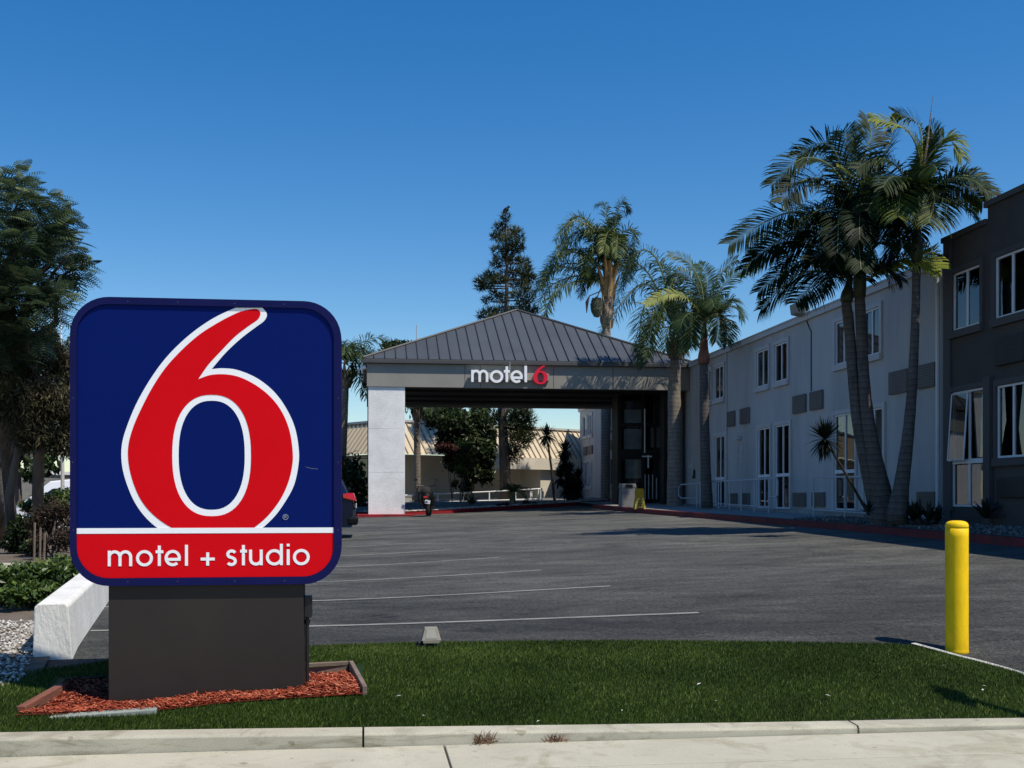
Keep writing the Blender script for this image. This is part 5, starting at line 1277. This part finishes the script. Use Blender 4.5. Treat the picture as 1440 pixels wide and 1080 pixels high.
for c in cl:
    for k in range(int(80*max(.35, c[3]*c[5]/.2))):
        d = Vector((R.gauss(0,1), R.gauss(0,1), R.gauss(0,1))).normalized(); rr = R.random()**.35
        p = Vector((c[0]+d.x*rr*c[3], c[1]+d.y*rr*c[4], c[2]+d.z*rr*c[5]))
        ax = Vector((d.x+R.gauss(0,.5), d.y+R.gauss(0,.5), d.z*.4+R.gauss(.1,.35))).normalized(); L = R.uniform(.26,.46)
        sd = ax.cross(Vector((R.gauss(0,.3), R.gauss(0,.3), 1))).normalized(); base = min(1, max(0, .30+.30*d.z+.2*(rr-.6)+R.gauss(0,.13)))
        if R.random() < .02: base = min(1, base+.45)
        for q in range(8):
            s = (q+.6)/8; o = p + ax*L*s - UP*.28*L*s*s
            for g in (-1, 1):
                ll = L*.30*math.sin(PI*(.2+.7*s)); e_ = o + sd*g*ll + ax*ll*.45 - UP*ll*.3; w = ax*ll*.20
                n0 = len(V); V += [o-w*.4, o+w*.5, e_+w*.6, e_-w*.4]; F.append((n0,n0+1,n0+2,n0+3)); A.append(min(1,max(0,base+R.gauss(0,.06))))
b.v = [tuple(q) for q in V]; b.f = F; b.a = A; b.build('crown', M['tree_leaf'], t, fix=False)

# brownish weeping tree below it
root = atd(52, 690, 24); root.z = leftz(root.x, root.y)
t = thing('weeping_tree', 'olive brown weeping tree with hanging foliage at the left of the sign', 'tree', root)
cl = [cp(*q) for q in ((55,490,23,32,26),(80,510,23,30,36),(30,515,22.5,36,34),(60,560,22.5,40,40),(92,570,23,28,44),(20,565,22,34,40),(45,610,22.5,30,26),(85,620,23,24,28),(-10,530,22.5,40,50),(112,545,24,30,60),(140,600,24,40,70),(66,470,23.5,16,14),(120,490,24.5,26,30))]
b = MB(); b.tube([root, atd(54,650,23.8), atd(60,600,23.5), atd(66,540,23.4)], [.13,.11,.09,.05], 8); branches(b, atd(60,600,23.5), [c[:3] for c in cl[:10]], .05, .012, .12)
b.build('trunk', M['bark'], t, smooth=True)
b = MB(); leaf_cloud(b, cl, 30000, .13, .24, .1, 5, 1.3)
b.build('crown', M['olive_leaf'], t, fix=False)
# dense green tree mass behind, closing the gap to the left of the sign
t = thing('broadleaf_tree', 'dark background tree behind the weeping tree at the left', 'tree', (atd(20,690,38).x, atd(20,690,38).y, .6))
cl = [cp(*q) for q in ((-20,600,38,60,60),(45,625,38,36,36),(60,655,37,24,18),(-40,520,38,70,70),(150,620,39,60,60),(22,560,38,50,50),(110,570,39,36,40),(220,640,40,60,60),(45,668,36,20,14))]
b = MB(); b.tube([t.location, atd(20,600,38)], [.3,.15], 8); branches(b, atd(20,620,38), [c[:3] for c in cl[:6]], .1, .03); b.build('trunk', M['bark'], t)
b = MB(); leaf_cloud(b, cl, 9000, .34, .5, .3, 8); b.build('crown', M['broad_leaf'], t, fix=False)

def shrub(label, spots, n, size, m, seed, base, cat='shrub', asp=.5, stems=6, name='shrub', up=.35):
    b0 = Vector(base); t = thing(name, label, cat, b0)
    b = MB(); random.seed(seed)
    for c in spots[:stems]: b.tube([b0+Vector((random.gauss(0,.06), random.gauss(0,.06), -.05)), b0.lerp(Vector(c[:3]), .5)+Vector((0,0,.1)), Vector(c[:3])], [.022,.016,.006], 5)
    b.build('stem', M['bark'], t)
    b = MB(); leaf_cloud(b, spots, n, size, asp, up, seed); b.build('foliage', m, t, fix=False); return t
def gb(px, py, d): p = atd(px, py, d); p.z = leftz(p.x, p.y); return p
shrub('bright green hedge shrub above the gravel, left of the white wall', [cp(*q) for q in ((20,812,12.2,34,20),(62,808,12.4,36,20),(90,800,12.8,26,20),(-20,820,12.2,36,24),(40,834,12.0,34,18),(15,840,11.8,22,15),(70,832,12.1,24,14),(108,810,13.2,24,18))], 7000, .085, M['hedge_leaf'], 3, gb(40,870,12.2))
shrub('brown bare twiggy shrub behind the green hedge', [cp(*q) for q in ((60,735,20,26,26),(80,720,20,22,22),(86,760,19.5,18,22),(55,765,19.5,16,20),(100,745,20,20,30))], 3800, .085, M['brown_leaf'], 5, gb(72,790,19.6), asp=.3)
shrub('dark green shrub at the foot of the grey trunk', [cp(*q) for q in ((35,745,21,24,22),(20,765,21,18,14),(45,770,20.5,16,12))], 2200, .10, M['broad_leaf'], 7, gb(35,778,21))
shrub('green rounded hedge before the white car', [cp(*q) for q in ((62,708,26,26,12),(85,702,26,20,14),(40,712,26,14,10),(104,702,26.5,20,18),(85,715,25.5,20,12),(66,718,25,18,9))], 4200, .11, M['hedge_leaf'], 9, gb(70,735,26))
# bare stakes in the brown shrub
b = MB()
for px, y0, y1 in ((48,735,788),(56,742,790),(62,750,792)): 
    p = gb(px, y1, 19.2); q = atd(px+1, y0, 19.2); b.tube([p, q], .018, 5)
tag(b.build('plant_stake', M['timber']), 'three thin bare stems standing before the brown shrub', 'stake')
# evergreen strip behind the car, between sign and column
t = shrub('dark shaded shrubs between the sign edge and the canopy column', [cp(*q) for q in ((480,690,50,26,40),(495,665,51,20,28),(505,690,50,14,34),(460,670,51,30,40),(498,712,49,20,14))], 4200, .26, M['broad_leaf'], 14, (atd(490,716,50).x, atd(490,716,50).y, .95))
t = shrub('pale green bush in the beds left of the canopy column', [cp(*q) for q in ((476,650,47,14,12),(488,700,47,10,20))], 700, .2, M['olive_leaf'], 15, (atd(484,716,47).x, atd(484,716,47).y, .9))

# pine behind the canopy: whorls of needle tufts
random.seed(44)
D = 61.0; root = atd(712, 708, D); root.z = zlot(root.x, root.y)+.1
t = thing('pine_tree', 'tall narrow pine with open layered branches behind the canopy peak', 'pine tree', root)
b = MB(); tp_ = [root, atd(709,640,D), atd(706,580,D), atd(709,500,D), atd(712,440,D), atd(713,380,D), atd(711,300,D)]
b.tube(tp_, [.34,.28,.23,.17,.12,.08,.03], 10)
tufts = []
for px, py, w, h in ((711,306,8,9),(704,320,14,9),(722,325,12,8),(700,333,14,9),(728,330,10,9),(714,338,14,9),(730,342,11,8),(700,352,10,9),(716,352,14,10),(706,364,14,8),(736,369,12,9),(722,366,14,9),(697,372,10,9),(738,380,14,9),(718,384,20,9),(690,389,16,10),(678,396,12,9),(744,392,10,10),(730,400,18,10),(703,394,16,9),(676,403,10,8),(742,408,10,9),(698,412,12,7),(728,415,16,8),(686,422,10,7),(704,421,14,8),(745,420,10,8),(735,428,14,9),(690,438,14,7),(704,438,18,8),(722,438,16,8),(680,444,12,7),(740,440,14,10),(696,448,16,8),(750,436,8,8),(742,390,14,9),(727,350,13,8),(685,400,13,9)):
    c = cp(px, py, D+random.uniform(-1.6,1.6), w, h); tufts.append(c)
    b.tube([Vector(tp_[3]).lerp(tp_[6], max(0, min(1,(495-py)/195))), Vector(c[:3])-Vector((0,0,.1))], [.05,.02], 5)
low = []
for px, py, w, h in ((735,592,18,14),(742,610,14,12),(722,585,16,12),(730,620,16,14),(720,640,14,12),(690,590,16,14),(735,580,14,8),(725,603,16,12)):
    c = cp(px, py, D+random.uniform(-1,.5), w, h); low.append(c); b.tube([atd(706,600,D), Vector(c[:3])], [.05,.02], 5)
b.build('trunk', M['bark'], t, smooth=True)
def needles(b, cs, per, L, w, seed):
    R = np.random.default_rng(seed)
    for c in cs:
        k = int(per*c[3]*c[5]/.12); d = R.normal(size=(k,3)); d /= np.linalg.norm(d,axis=1,keepdims=True)
        rr = R.random((k,1))**.5; P = np.array(c[:3]) + d*rr*np.array(c[3:6])
        for q in range(3):
            ax = d + R.normal(size=(k,3))*.6 + np.array([0,0,.45]); ax /= np.linalg.norm(ax,axis=1,keepdims=True); s = np.cross(ax, R.normal(size=(k,3))); s /= np.linalg.norm(s,axis=1,keepdims=True)
            LL = L*R.uniform(.6,1.2,(k,1)); V = np.stack([P-s*w, P+s*w, P+ax*LL], 1).reshape(-1,3); F = np.arange(3*k).reshape(-1,3)
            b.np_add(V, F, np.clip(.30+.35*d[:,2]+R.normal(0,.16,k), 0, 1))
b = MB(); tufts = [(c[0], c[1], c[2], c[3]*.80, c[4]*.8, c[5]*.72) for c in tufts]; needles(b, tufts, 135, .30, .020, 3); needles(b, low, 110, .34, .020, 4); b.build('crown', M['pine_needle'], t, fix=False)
# a bird on the tip of the pine
p = atd(711.5, 299, D); b = MB(); b.tube([p+Vector((-.16,0,-.05)), p+Vector((-.05,0,.08)), p+Vector((.06,0,.2)), p+Vector((.1,0,.28))], [.04,.13,.12,.05], 8); b.tube([p+Vector((.08,0,.26)), p+Vector((.14,0,.32)), p+Vector((.24,0,.30))], [.06,.07,.01], 6)
tag(b.build('bird', M['black_plastic'], smooth=True), 'small dark bird perched on the tip of the pine', 'bird')

# dark broadleaf trees seen under the canopy
random.seed(51)
root = atd(655, 708, 58.5); root.z = zlot(root.x, root.y)+.1
t = thing('broadleaf_tree', 'dark dense tree seen under the canopy, before the cream building', 'tree', root)
cl = [cp(*q) for q in ((640,600,58,28,24),(668,600,59,28,26),(655,630,58,30,22),(680,640,58.5,20,22),(640,650,57.5,18,14),(662,665,58,18,14),(682,668,58.5,14,14),(625,620,58,13,18),(612,590,59,16,14),(632,578,59,18,8),(655,684,58,10,8),(675,575,60,14,10),(690,615,60,10,20))]
b = MB(); b.tube([root, atd(652,680,58.5), atd(658,640,58.6), atd(662,600,59)], [.14,.11,.09,.06], 8); b.tube([root+Vector((.3,0,0)), atd(666,670,58.6), atd(678,620,59)], [.12,.09,.06], 8); branches(b, atd(660,650,58.6), [c[:3] for c in cl], .05, .015); b.build('trunk', M['bark'], t)
b = MB(); leaf_cloud(b, cl, 15000, .27, .5, .3, 12); b.build('crown', M['broad_leaf'], t, fix=False)
shrub('reddish purple leaved bush under the canopy', [cp(*q) for q in ((626,630,56.5,14,8),(642,638,56.5,14,9),(632,645,56.5,10,7))], 1500, .17, M['red_leaf'], 21, (atd(636,710,56.5).x, atd(636,710,56.5).y, zlot(3,53)+.14))
shrub('light green spindly bush hanging under the canopy tree', [cp(*q) for q in ((655,628,56.2,12,9),(650,645,56.2,13,10),(660,650,56.2,10,9),(648,662,56.2,9,8),(640,680,56.2,7,7))], 1500, .2, M['hedge_leaf'], 22, (atd(648,710,56.2).x, atd(648,710,56.2).y, zlot(3.5,52)+.14), asp=.3)
# far tree tops over the canopy's left slope
t = thing('broadleaf_tree', 'distant dark tree tops peeping over the left roof slope', 'tree', (atd(560,690,85).x, atd(560,690,85).y, 1.2))
cl = [cp(*q) for q in ((545,486,85,12,7),(560,483,85,14,6),(572,482,85,10,4),(555,500,85,30,16),(600,560,85,30,50),(620,580,85,40,30))]
b = MB(); b.tube([t.location, atd(560,500,85)], [.3,.1], 8); b.build('trunk', M['bark'], t)
b = MB(); leaf_cloud(b, cl, 3500, .4, .5, .3, 17); b.build('crown', M['broad_leaf'], t, fix=False)

# spiky rosettes
def rosette(b, c, n, L, w, emin, emax, seed, bend=.25, v=.4):
    R = random.Random(seed)
    for i in range(n):
        a = i*2.399+R.gauss(0,.12); e = math.radians(emin+(emax-emin)*R.random()); l = L*R.uniform(.75,1.1)
        h = Vector((math.cos(a), math.sin(a), 0)); d = h*math.cos(e)+UP*math.sin(e); s = Vector((-h.y,h.x,0))
        p0 = Vector(c); p1 = p0+d*l*.5; p2 = p0+d*l - UP*bend*l
        vv = min(1,max(0,v+R.gauss(0,.15)))
        b.add([p0-s*w*.6, p0+s*w*.6, p1+s*w, p1-s*w, p2], [(0,1,2,3),(3,2,4)], vv)
def spiky(label, base, heads, L, w, n, seed, m='spike_leaf', cat='spiky plant', name='yucca', emin=-35, emax=88, r=.05, v=.4, bend=.12):
    t = thing(name, label, cat, base)
    if len(heads) > 1 or (Vector(heads[0])-Vector(base)).length > .3:
        b = MB()
        for h in heads: 
            md = Vector(base).lerp(Vector(h), .5)+Vector((.04,0,-.05)); b.tube([base, md, h], [r, r*.8, r*.7], 7)
        b.build('stem', M['dark_stem'], t)
    b = MB()
    for k, h in enumerate(heads): rosette(b, h, n, L, w, emin, emax, seed+k, bend, v)
    b.build('leaves', M[m], t, fix=False); return t
p = atd(1222, 724, 24.3); 
spiky('leaning spiky plant with one round leaf head on a thin bare stem', p, [atd(1160,617,23.9)], .52, .024, 190, 3, r=.035, v=.2, emin=-80, emax=88, bend=.05)
spiky('tall cordyline with the highest spiky head before the tan roof', atd(780,706,58), [atd(769,612,58)], .74, .055, 100, 5, emin=-60, emax=88, r=.08)
spiky('multi-headed dark cordyline clump beside the far wing', atd(800,708,57), [atd(795,634,57), atd(793,650,57), atd(801,664,57), atd(788,672,56.8), atd(806,684,57), atd(813,672,57.5), atd(797,688,56.8), atd(812,693,57)], .72, .055, 90, 8, emin=-60, emax=88, r=.09)
spiky('small agave in the pebbles behind the white railing', atd(663,710,50.5), [atd(663,709,50.5)], .62, .05, 34, 12, 'agave_leaf', 'agave', 'agave', 5, 80, v=.6)
spiky('dark agave at the foot of the charcoal wing', atd(1387,731,23.2), [atd(1387,729,23.2)], .55, .045, 30, 14, 'spike_leaf', 'agave', 'agave', 5, 80, v=.35)
spiky('low dark spiky plants right of the king palm bases', atd(1300,737,24.2), [atd(1291,728,24.2), atd(1306,732,24.0), atd(1318,734,24.3), atd(1283,733,24.4)], .50, .04, 22, 16, 'spike_leaf', 'spiky plant', 'spiky_plant', 5, 85, v=.4)
spiky('small spiky tuft between leaning stem and twin palms', atd(1221,727,24.6), [atd(1221,722,24.6)], .38, .022, 26, 18, 'spike_leaf', 'spiky plant', 'spiky_plant', 20, 88)
# pygmy palm behind the white railing
root = atd(722, 711, 51.5); root.z = zlot(root.x, root.y)+.14
t = thing('pygmy_palm', 'small bushy green palm behind the white railing', 'palm tree', root)
b = MB(); b.tube([root, atd(722,694,51.5)], [.12,.09], 8); b.build('trunk', M['boots'], t)
random.seed(9)
for k in range(16): frond(t, atd(722,693,51.5), k*360/16+random.gauss(0,8), random.uniform(15,80), random.uniform(.75,1.05), random.uniform(60,110), 26, .26, 'king', random.uniform(.4,.7), QL, .014, 1.2)
shrub('reddish succulent clump at the kerb beside the pygmy palm', [cp(*q) for q in ((706,711,50,7,4),(713,710,50,5,4))], 300, .13, M['red_leaf'], 24, (atd(708,714,50).x, atd(708,714,50).y, zlot(5,50)+.14))
shrub('small reddish succulent clump near the end of the white railing', [cp(*q) for q in ((740,708,51.5,6,5),(752,709,52,4,3))], 260, .13, M['red_leaf'], 25, (atd(742,712,51.5).x, atd(742,712,51.5).y, zlot(7,51)+.14))

# ================================================================== VEHICLES
def car(label, loc, rotz, paint, L=4.6, W=1.84, H=1.66, cat='car'):
    """built along local +x = front, then turned; all parts of the car are its children"""
    loc = Vector(loc); t = thing('parked_car', label, cat, loc); Mx = Matrix.Rotation(rotz, 3, 'Z')
    def w_(x, y, z): return loc + Mx @ Vector((x, y, z))
    def arch(cx, r, z0): return [(cx+r*math.cos(a), max(z0, .34+r*math.sin(a))) for a in [math.radians(180-180*k/10) for k in range(11)]]
    fx, rx = L/2-.90, -L/2+.92; z0 = .26
    side = [(-L/2+.06,.34)] + [(-L/2+.10, z0), (rx-.40, z0)] + arch(rx,.40,z0)[1:-1] + [(rx+.40,z0),(fx-.40,z0)] + arch(fx,.40,z0)[1:-1] + [(fx+.40,z0),(L/2-.10,.28),(L/2,.45),(L/2-.02,.72),(L/2-.18,.90),(L/2-1.05,1.02),(-L/2+.30,1.04),(-L/2+.08,.98),(-L/2,.70),(-L/2+.02,.5)]
    b = MB(); ys = [(-W/2+.04,.985),(-W/2,1),(W/2,1),(W/2-.04,.985)]
    n = len(side); v = []
    for y, s in ys: v += [w_(x*s, y, z) for x, z in side]
    f = [tuple(range(n)), tuple(range(4*n-1, 3*n-1, -1))] + [(k*n+i, k*n+(i+1)%n, (k+1)*n+(i+1)%n, (k+1)*n+i) for k in range(3) for i in range(n)]
    b.add(v, f); body = b.build('body', paint, t, bevel=.03)
    cab = [(-L/2+.12,1.02),(-L/2+.34,1.48),(-L/2+.62,H-.03),(-.2,H),(.55,H-.08),(L/2-1.05,1.01)]
    b = MB(); n = len(cab); v = []
    for y, s in ((-1,0),(1,0)):
        v += [w_(x, y*(W/2-.05-(z-1.0)*.24), z) for x, z in cab]
    b.add(v, [tuple(range(n)), tuple(range(2*n-1,n-1,-1))] + [(i, (i+1)%n, (i+1)%n+n, i+n) for i in range(n)]); b.build('cabin', paint, t, bevel=.04)
    b = MB()                                                          # glazing laid just outside the cabin
    for y in (-1, 1):
        for wa in ([(-L/2+.62,1.08),(-L/2+.82,1.50),(-.42,1.54),(-.42,1.08)], [(-.34,1.08),(-.34,1.54),(.46,1.48),(.98,1.08)]):
            b.add([w_(x, y*(W/2-.045-(z-1.0)*.24), z) for x, z in wa], [(0,1,2,3)])
    b.add([w_(x, y*k, z) for x, z, y, k in ((-L/2+.125,1.08,-1,.74),(-L/2+.125,1.08,1,.74),(-L/2+.325,1.47,1,.64),(-L/2+.325,1.47,-1,.64))], [(0,1,2,3)])
    b.add([w_(x, y*k, z) for x, z, y, k in ((.60,H-.10,-1,.62),(.60,H-.10,1,.62),(L/2-1.12,1.07,1,.76),(L/2-1.12,1.07,-1,.76))], [(0,1,2,3)])
    b.build('windows', M['car_glass'], t, fix=False)
    for x in (fx, rx):
        for y in (-1, 1):
            b = MB(); c = w_(x, y*(W/2-.12), .34); axd = Mx @ Vector((0,1,0))
            b.tube([c-axd*.105, c-axd*.09, c+axd*.09, c+axd*.105], [.31,.34,.34,.31], 24); wh = b.build('wheel', M['tyre'], t)
            b = MB(); b.tube([c+axd*y*.088, c+axd*y*.112], [.235,.21], 20); b.build('rim', M['rim'], wh)
    for y in (-1, 1):
        b = MB(); b.add([w_(*q) for q in ((-L/2-.012, y*(W/2-.36), .90),(-L/2-.012, y*(W/2-.02), .92),(-L/2+.30, y*(W/2+.008), 1.0),(-L/2+.30, y*(W/2+.008), 1.10),(-L/2+.05, y*(W/2-.05), 1.12),(-L/2+.03, y*(W/2-.36), 1.10),(-L/2+.10, y*(W/2-.36), 1.0),(-L/2+.2, y*(W/2-.1), 1.0))], [(0,1,4,5),(1,2,3,4),(0,5,6),(2,3,7)])
        b.build('tail_light', M['tail_red'], t)
        b = MB(); b.obox(w_(L/2-.10, y*(W/2-.28), .74), (.16,.38,.13), Mx); b.build('headlight', M['rim'], t, bevel=.03)
        b = MB(); b.obox(w_(.92, y*(W/2+.09), 1.06), (.12,.2,.14), Mx); b.build('wing_mirror', paint, t, bevel=.03)
    b = MB(); b.obox(w_(-L/2+.07, 0, .42), (.26, W-.02, .20), Mx); b.build('bumper', M['black_plastic'], t, bevel=.05)
    b = MB(); b.obox(w_(-L/2-.012, 0, .80), (.02,.52,.12), Mx); b.build('number_plate', M['plate'], t)
    for y in (-.6, .6): b = MB(); b.tube([w_(-1.3, y, H+.035), w_(.4, y, H+.02)], .018, 6); b.build('roof_rail', M['dark_metal'], t)
    return t
pc = onlot(497, 757)
car('dark blue sport utility car parked nose-in behind the sign, only its tail showing', (pc.x-2.25, pc.y+.9, zlot(pc.x-2, pc.y+.9)), PI, M['car_blue'])
pc = gb(82, 735, 33.5); car('white sport utility car parked beyond the hedge at the left', (pc.x+.55, pc.y, EYE-1.20), PI-.08, M['car_white'], 4.8, 1.9, 1.78)

# scooter leaning by the column
p = onlot(603, 726.5); p.y += .1
sct = thing('motor_scooter', 'black motor scooter seen from behind, parked beside the white column', 'scooter', p)
def sc(x, y, z): return p + RT*(x*1.1 - z*.14) + FW*y + UP*z*1.12      # leans on its stand
for y, r in ((0,.27),(1.25,.27)):
    b = MB(); c = sc(0, y, .27); b.tube([c-RT*.075, c-RT*.045, c+RT*.045, c+RT*.075], [.19,.27,.27,.19], 20); wh = b.build('wheel', M['tyre'], sct)
    b = MB(); b.tube([c-RT*.08, c+RT*.08], .12, 14); b.build('rim', M['dark_metal'], wh)
b = MB(); P_s = [(0,-.22,.62),(0,.0,.66),(0,.35,.60),(0,.62,.42),(0,.85,.36),(0,1.0,.60),(0,1.08,.92)]
b.tube([sc(*q) for q in P_s], [.14,.27,.28,.24,.22,.26,.17], 10); b.tube([sc(0,1.25,.3), sc(0,1.1,.9), sc(0,1.02,1.02)], [.05,.06,.05], 8); b.tube([sc(0,-.34,.44), sc(0,-.15,.62)], [.10,.14], 8); b.build('body', M['black_plastic'], sct, smooth=True, bevel=0)
b = MB(); b.tube([sc(0,-.18,.80), sc(0,.1,.84), sc(0,.55,.80)], [.17,.23,.16], 10); b.build('seat', M['tyre'], sct, smooth=True)
b = MB(); b.tube([sc(-.36,.92,1.06), sc(-.1,1.0,1.05), sc(.1,1.0,1.05), sc(.36,.92,1.06)], .022, 7); b.build('handlebar', M['dark_metal'], sct)
for s in (-1, 1):
    b = MB(); b.tube([sc(s*.28,.95,1.06), sc(s*.34,.98,1.24)], .010, 5); b.obox(sc(s*.36,.98,1.27), (.13,.03,.09)); b.build('mirror', M['dark_metal'], sct)
b = MB(); b.obox(sc(.05,-.375,.50), (.20,.015,.14), Matrix.Rotation(.15,3,'Y')); b.build('number_plate', M['plate'], sct)
b = MB(); b.obox(sc(0,-.33,.66), (.16,.05,.07)); b.build('tail_light', M['tail_red'], sct, bevel=.01)
b = MB(); b.tube([sc(.2,-.25,.30), sc(.2,.3,.30)], [.07,.05], 8); b.build('exhaust', M['dark_metal'], sct)

# street sign post just right of the frame; its shadow falls over the lawn
sp_ = thing('street_sign_post', 'thin galvanised street sign post on the pavement right of the lawn', 'sign post', (5.18, 7.15, 0))
b = MB(); b.tube([(5.18,7.15,-.05), (5.18,7.15,2.35)], .034, 10); b.build('post', M['rail_grey'], sp_)
b = MB(); b.box(5.165, 5.195, 7.0, 7.30, 1.9, 2.32); b.build('sign_plate', M['white_metal'], sp_, bevel=.01)

# poles and low wall beyond the white car
for px, y0, y1, w, lab, d in ((88,612,690,.05,'pale thin pole standing before the low wall at the left of the sign',30.0), (86,420,690,.045,'tall white flagpole rising behind the weeping tree',52.0), (72,441,690,.04,'shorter white flagpole left of the tall one',54.0)):
    p = atd(px, y1, d); q = atd(px, y0, d); b = MB(); b.tube([Vector((p.x,p.y,.5)), q], [w*1.2, w*.8], 8); o = tag(b.build('pole', M['white_metal'] if d > 40 else M['cream']), lab, 'pole', 'flagpoles' if d > 40 else None)
a = atd(30, 672, 44); c = atd(240, 672, 46)
b = MB(); b.box(a.x, c.x, a.y, a.y+.25, .4, atd(60,664,44).z-.1); b.build
lw = thing('boundary_wall', 'low grey wall with pale coping beyond the white car', 'wall', ((a.x+c.x)/2, a.y, .4))
b.build('wall', M['walk'], lw)
b = MB(); b.box(a.x-.05, c.x+.05, a.y-.05, a.y+.30, atd(60,664,44).z-.1, atd(60,664,44).z+.02); b.build('coping', M['white_metal'], lw)

# ================================================================== LIGHT, SKY, CAMERA
sun_dir = Vector((.44, -.40, 1.0)).normalized()
el = math.asin(sun_dir.z); az = math.atan2(sun_dir.x, sun_dir.y)
su = bpy.data.lights.new('sun', 'SUN'); su.energy = 5.0; su.angle = math.radians(.53); su.color = (1, .925, .80)
so = bpy.data.objects.new('sun', su); COL.objects.link(so); so.rotation_euler = sun_dir.to_track_quat('Z', 'Y').to_euler(); so.location = sun_dir*60
wd_ = bpy.data.worlds.new('World'); scene.world = wd_; wd_.use_nodes = True; nt = wd_.node_tree; nt.nodes.clear()
sk = nt.nodes.new('ShaderNodeTexSky'); sk.sky_type = 'NISHITA'; sk.sun_disc = False; sk.sun_elevation = el; sk.sun_rotation = az
sk.altitude = 0; sk.air_density = 1.0; sk.dust_density = .25; sk.ozone_density = 2.2
bg = nt.nodes.new('ShaderNodeBackground'); bg.inputs[1].default_value = .13; ou = nt.nodes.new('ShaderNodeOutputWorld')
hs = nt.nodes.new('ShaderNodeHueSaturation'); hs.inputs['Saturation'].default_value = 1.43; hs.inputs['Hue'].default_value = .504
nt.links.new(sk.outputs[0], hs.inputs['Color']); nt.links.new(hs.outputs[0], bg.inputs[0]); nt.links.new(bg.outputs[0], ou.inputs[0])

cam = bpy.data.cameras.new('camera'); co = bpy.data.objects.new('camera', cam); COL.objects.link(co)
cam.sensor_fit = 'HORIZONTAL'; cam.sensor_width = 36; cam.lens = FPX/1440*36; cam.shift_y = (HY-540)/1440; cam.clip_end = 3000
co.location = (0, 0, EYE); co.rotation_euler = (math.radians(90), 0, -YAW); scene.camera = co
scene.view_settings.view_transform = 'Standard'; scene.view_settings.look = 'None'; scene.view_settings.exposure = 0; scene.view_settings.gamma = 1
scene.cycles.use_denoising = True; scene.cycles.max_bounces = 8; scene.cycles.transparent_max_bounces = 12
